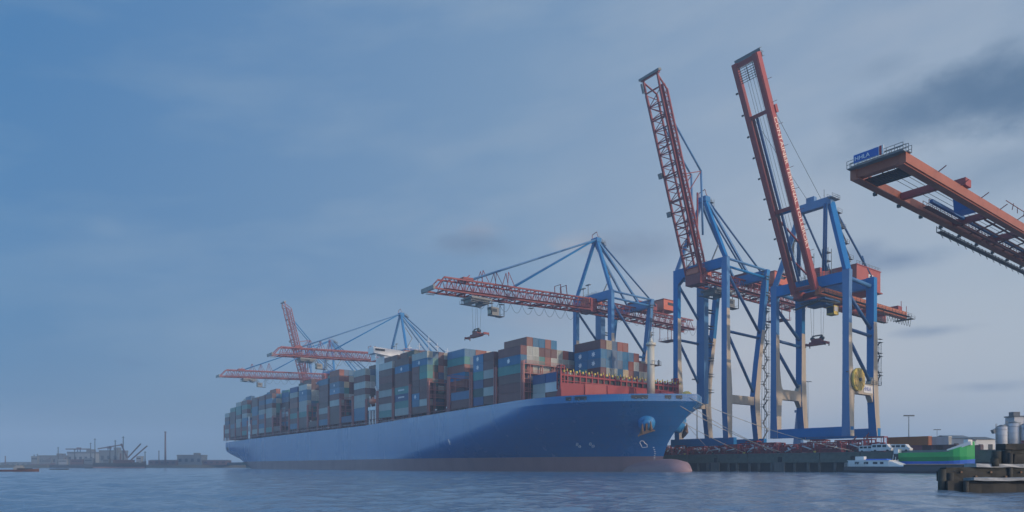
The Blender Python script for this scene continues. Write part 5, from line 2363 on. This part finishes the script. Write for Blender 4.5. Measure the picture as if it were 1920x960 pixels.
far_ship(178, 274, 600, dark, 'dark coaster with red waterline and raised derricks by the far bank', 868, [(196, 206, 862, far_grey), (258, 267, 856, far_pale), (215, 250, 863, far_rust)],
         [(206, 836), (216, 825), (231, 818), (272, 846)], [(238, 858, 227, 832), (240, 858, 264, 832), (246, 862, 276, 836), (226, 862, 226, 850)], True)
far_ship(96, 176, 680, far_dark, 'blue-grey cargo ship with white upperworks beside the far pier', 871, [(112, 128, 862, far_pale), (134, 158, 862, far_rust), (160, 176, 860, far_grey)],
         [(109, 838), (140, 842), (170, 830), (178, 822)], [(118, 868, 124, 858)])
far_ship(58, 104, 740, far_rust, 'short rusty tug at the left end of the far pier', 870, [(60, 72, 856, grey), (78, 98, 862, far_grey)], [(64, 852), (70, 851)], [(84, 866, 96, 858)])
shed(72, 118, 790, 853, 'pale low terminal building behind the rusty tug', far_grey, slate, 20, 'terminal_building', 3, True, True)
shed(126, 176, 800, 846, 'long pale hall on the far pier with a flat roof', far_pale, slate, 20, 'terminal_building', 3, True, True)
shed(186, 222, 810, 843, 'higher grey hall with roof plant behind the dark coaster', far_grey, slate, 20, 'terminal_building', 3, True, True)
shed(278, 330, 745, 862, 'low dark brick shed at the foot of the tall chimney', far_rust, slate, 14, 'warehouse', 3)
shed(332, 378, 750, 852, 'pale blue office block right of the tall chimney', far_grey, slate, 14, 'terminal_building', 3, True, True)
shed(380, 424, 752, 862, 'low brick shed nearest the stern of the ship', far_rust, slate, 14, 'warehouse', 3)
for (px, Y, yt, r_, lab) in ((310, 740, 809, 1.05, 'tall dark chimney on the far bank left of the ship'), (298, 742, 845, .6, 'short stub chimney left of the tall one'),
                            (10, 900, 855, .8, 'lone thin chimney at the hazy left end of the bank')):
    mb = MB()
    H = zat(yt, Y) - 1.5
    mb.tube((0, 0, 0), (0, 0, H), r_, 10, 0, r_ * .7)
    mb.tube((0, 0, H - 1.2), (0, 0, H), r_ * .95, 10)
    o = mb.build('chimney', far_rust, None, at(px, Y, 1.5))
    tag(o, lab, 'chimney', 'chimneys on the far bank')
for (px, Y, ytop, yb, lab) in ((205, 830, 840, 0, 'small dark jib crane above the grey hall'), (148, 830, 842, 0, 'small gantry crane above the long pale hall')):
    p = at(px, Y, 3)
    t = thing('harbour_crane', lab, 'harbour crane', p, 0, 'small cranes on the far bank')
    H = zat(ytop, Y) - 3
    mb = MB()
    for xx in (-3, 3):
        mb.bar((xx, 0, 0), (xx * .5, 0, H), .8)
    mb.bar((-2, 0, H * .5), (2, 0, H * .5), .6)
    mb.build('tower', blue_dark, t)
    mb = MB()
    if px > 180:
        mb.bar((-14, 0, H - 1), (16, 0, H + 4), 1.2, 1.4)
    else:
        mb.bar((-16, 0, H), (14, 0, H), 1.2, 1.4)
    mb.box((0, 0, H + .6), (4, 3, 2.6))
    mb.build('jib', far_rust, t)
mb = MB()
o = shed(0, 58, 900, 866, 'faint low sheds at the hazy left end of the bank', far_grey, slate, 20, 'warehouse', 1, True)

# ------------------------------------------------------------------ haze
mb = MB()
mb.hexa([(-2350, -140, -1.2), (2350, -140, -1.2), (2350, 3100, -1.2), (-2350, 3100, -1.2), (-2350, -140, 150), (2350, -140, 150), (2350, 3100, 150), (-2350, 3100, 150)])
hm = bpy.data.materials.new('haze')
hm.use_nodes = True
n = NT(hm.node_tree)
o_ = n.n('ShaderNodeOutputMaterial')
pv = n.n('ShaderNodeVolumePrincipled')
pv.inputs['Color'].default_value = (.48, .64, .80, 1)
pv.inputs['Density'].default_value = 0.00056
pv.inputs['Anisotropy'].default_value = 0.0
n.l(pv.outputs[0], o_.inputs['Volume'])
hz = mb.build('haze', hm)
hz['kind'] = 'stuff'
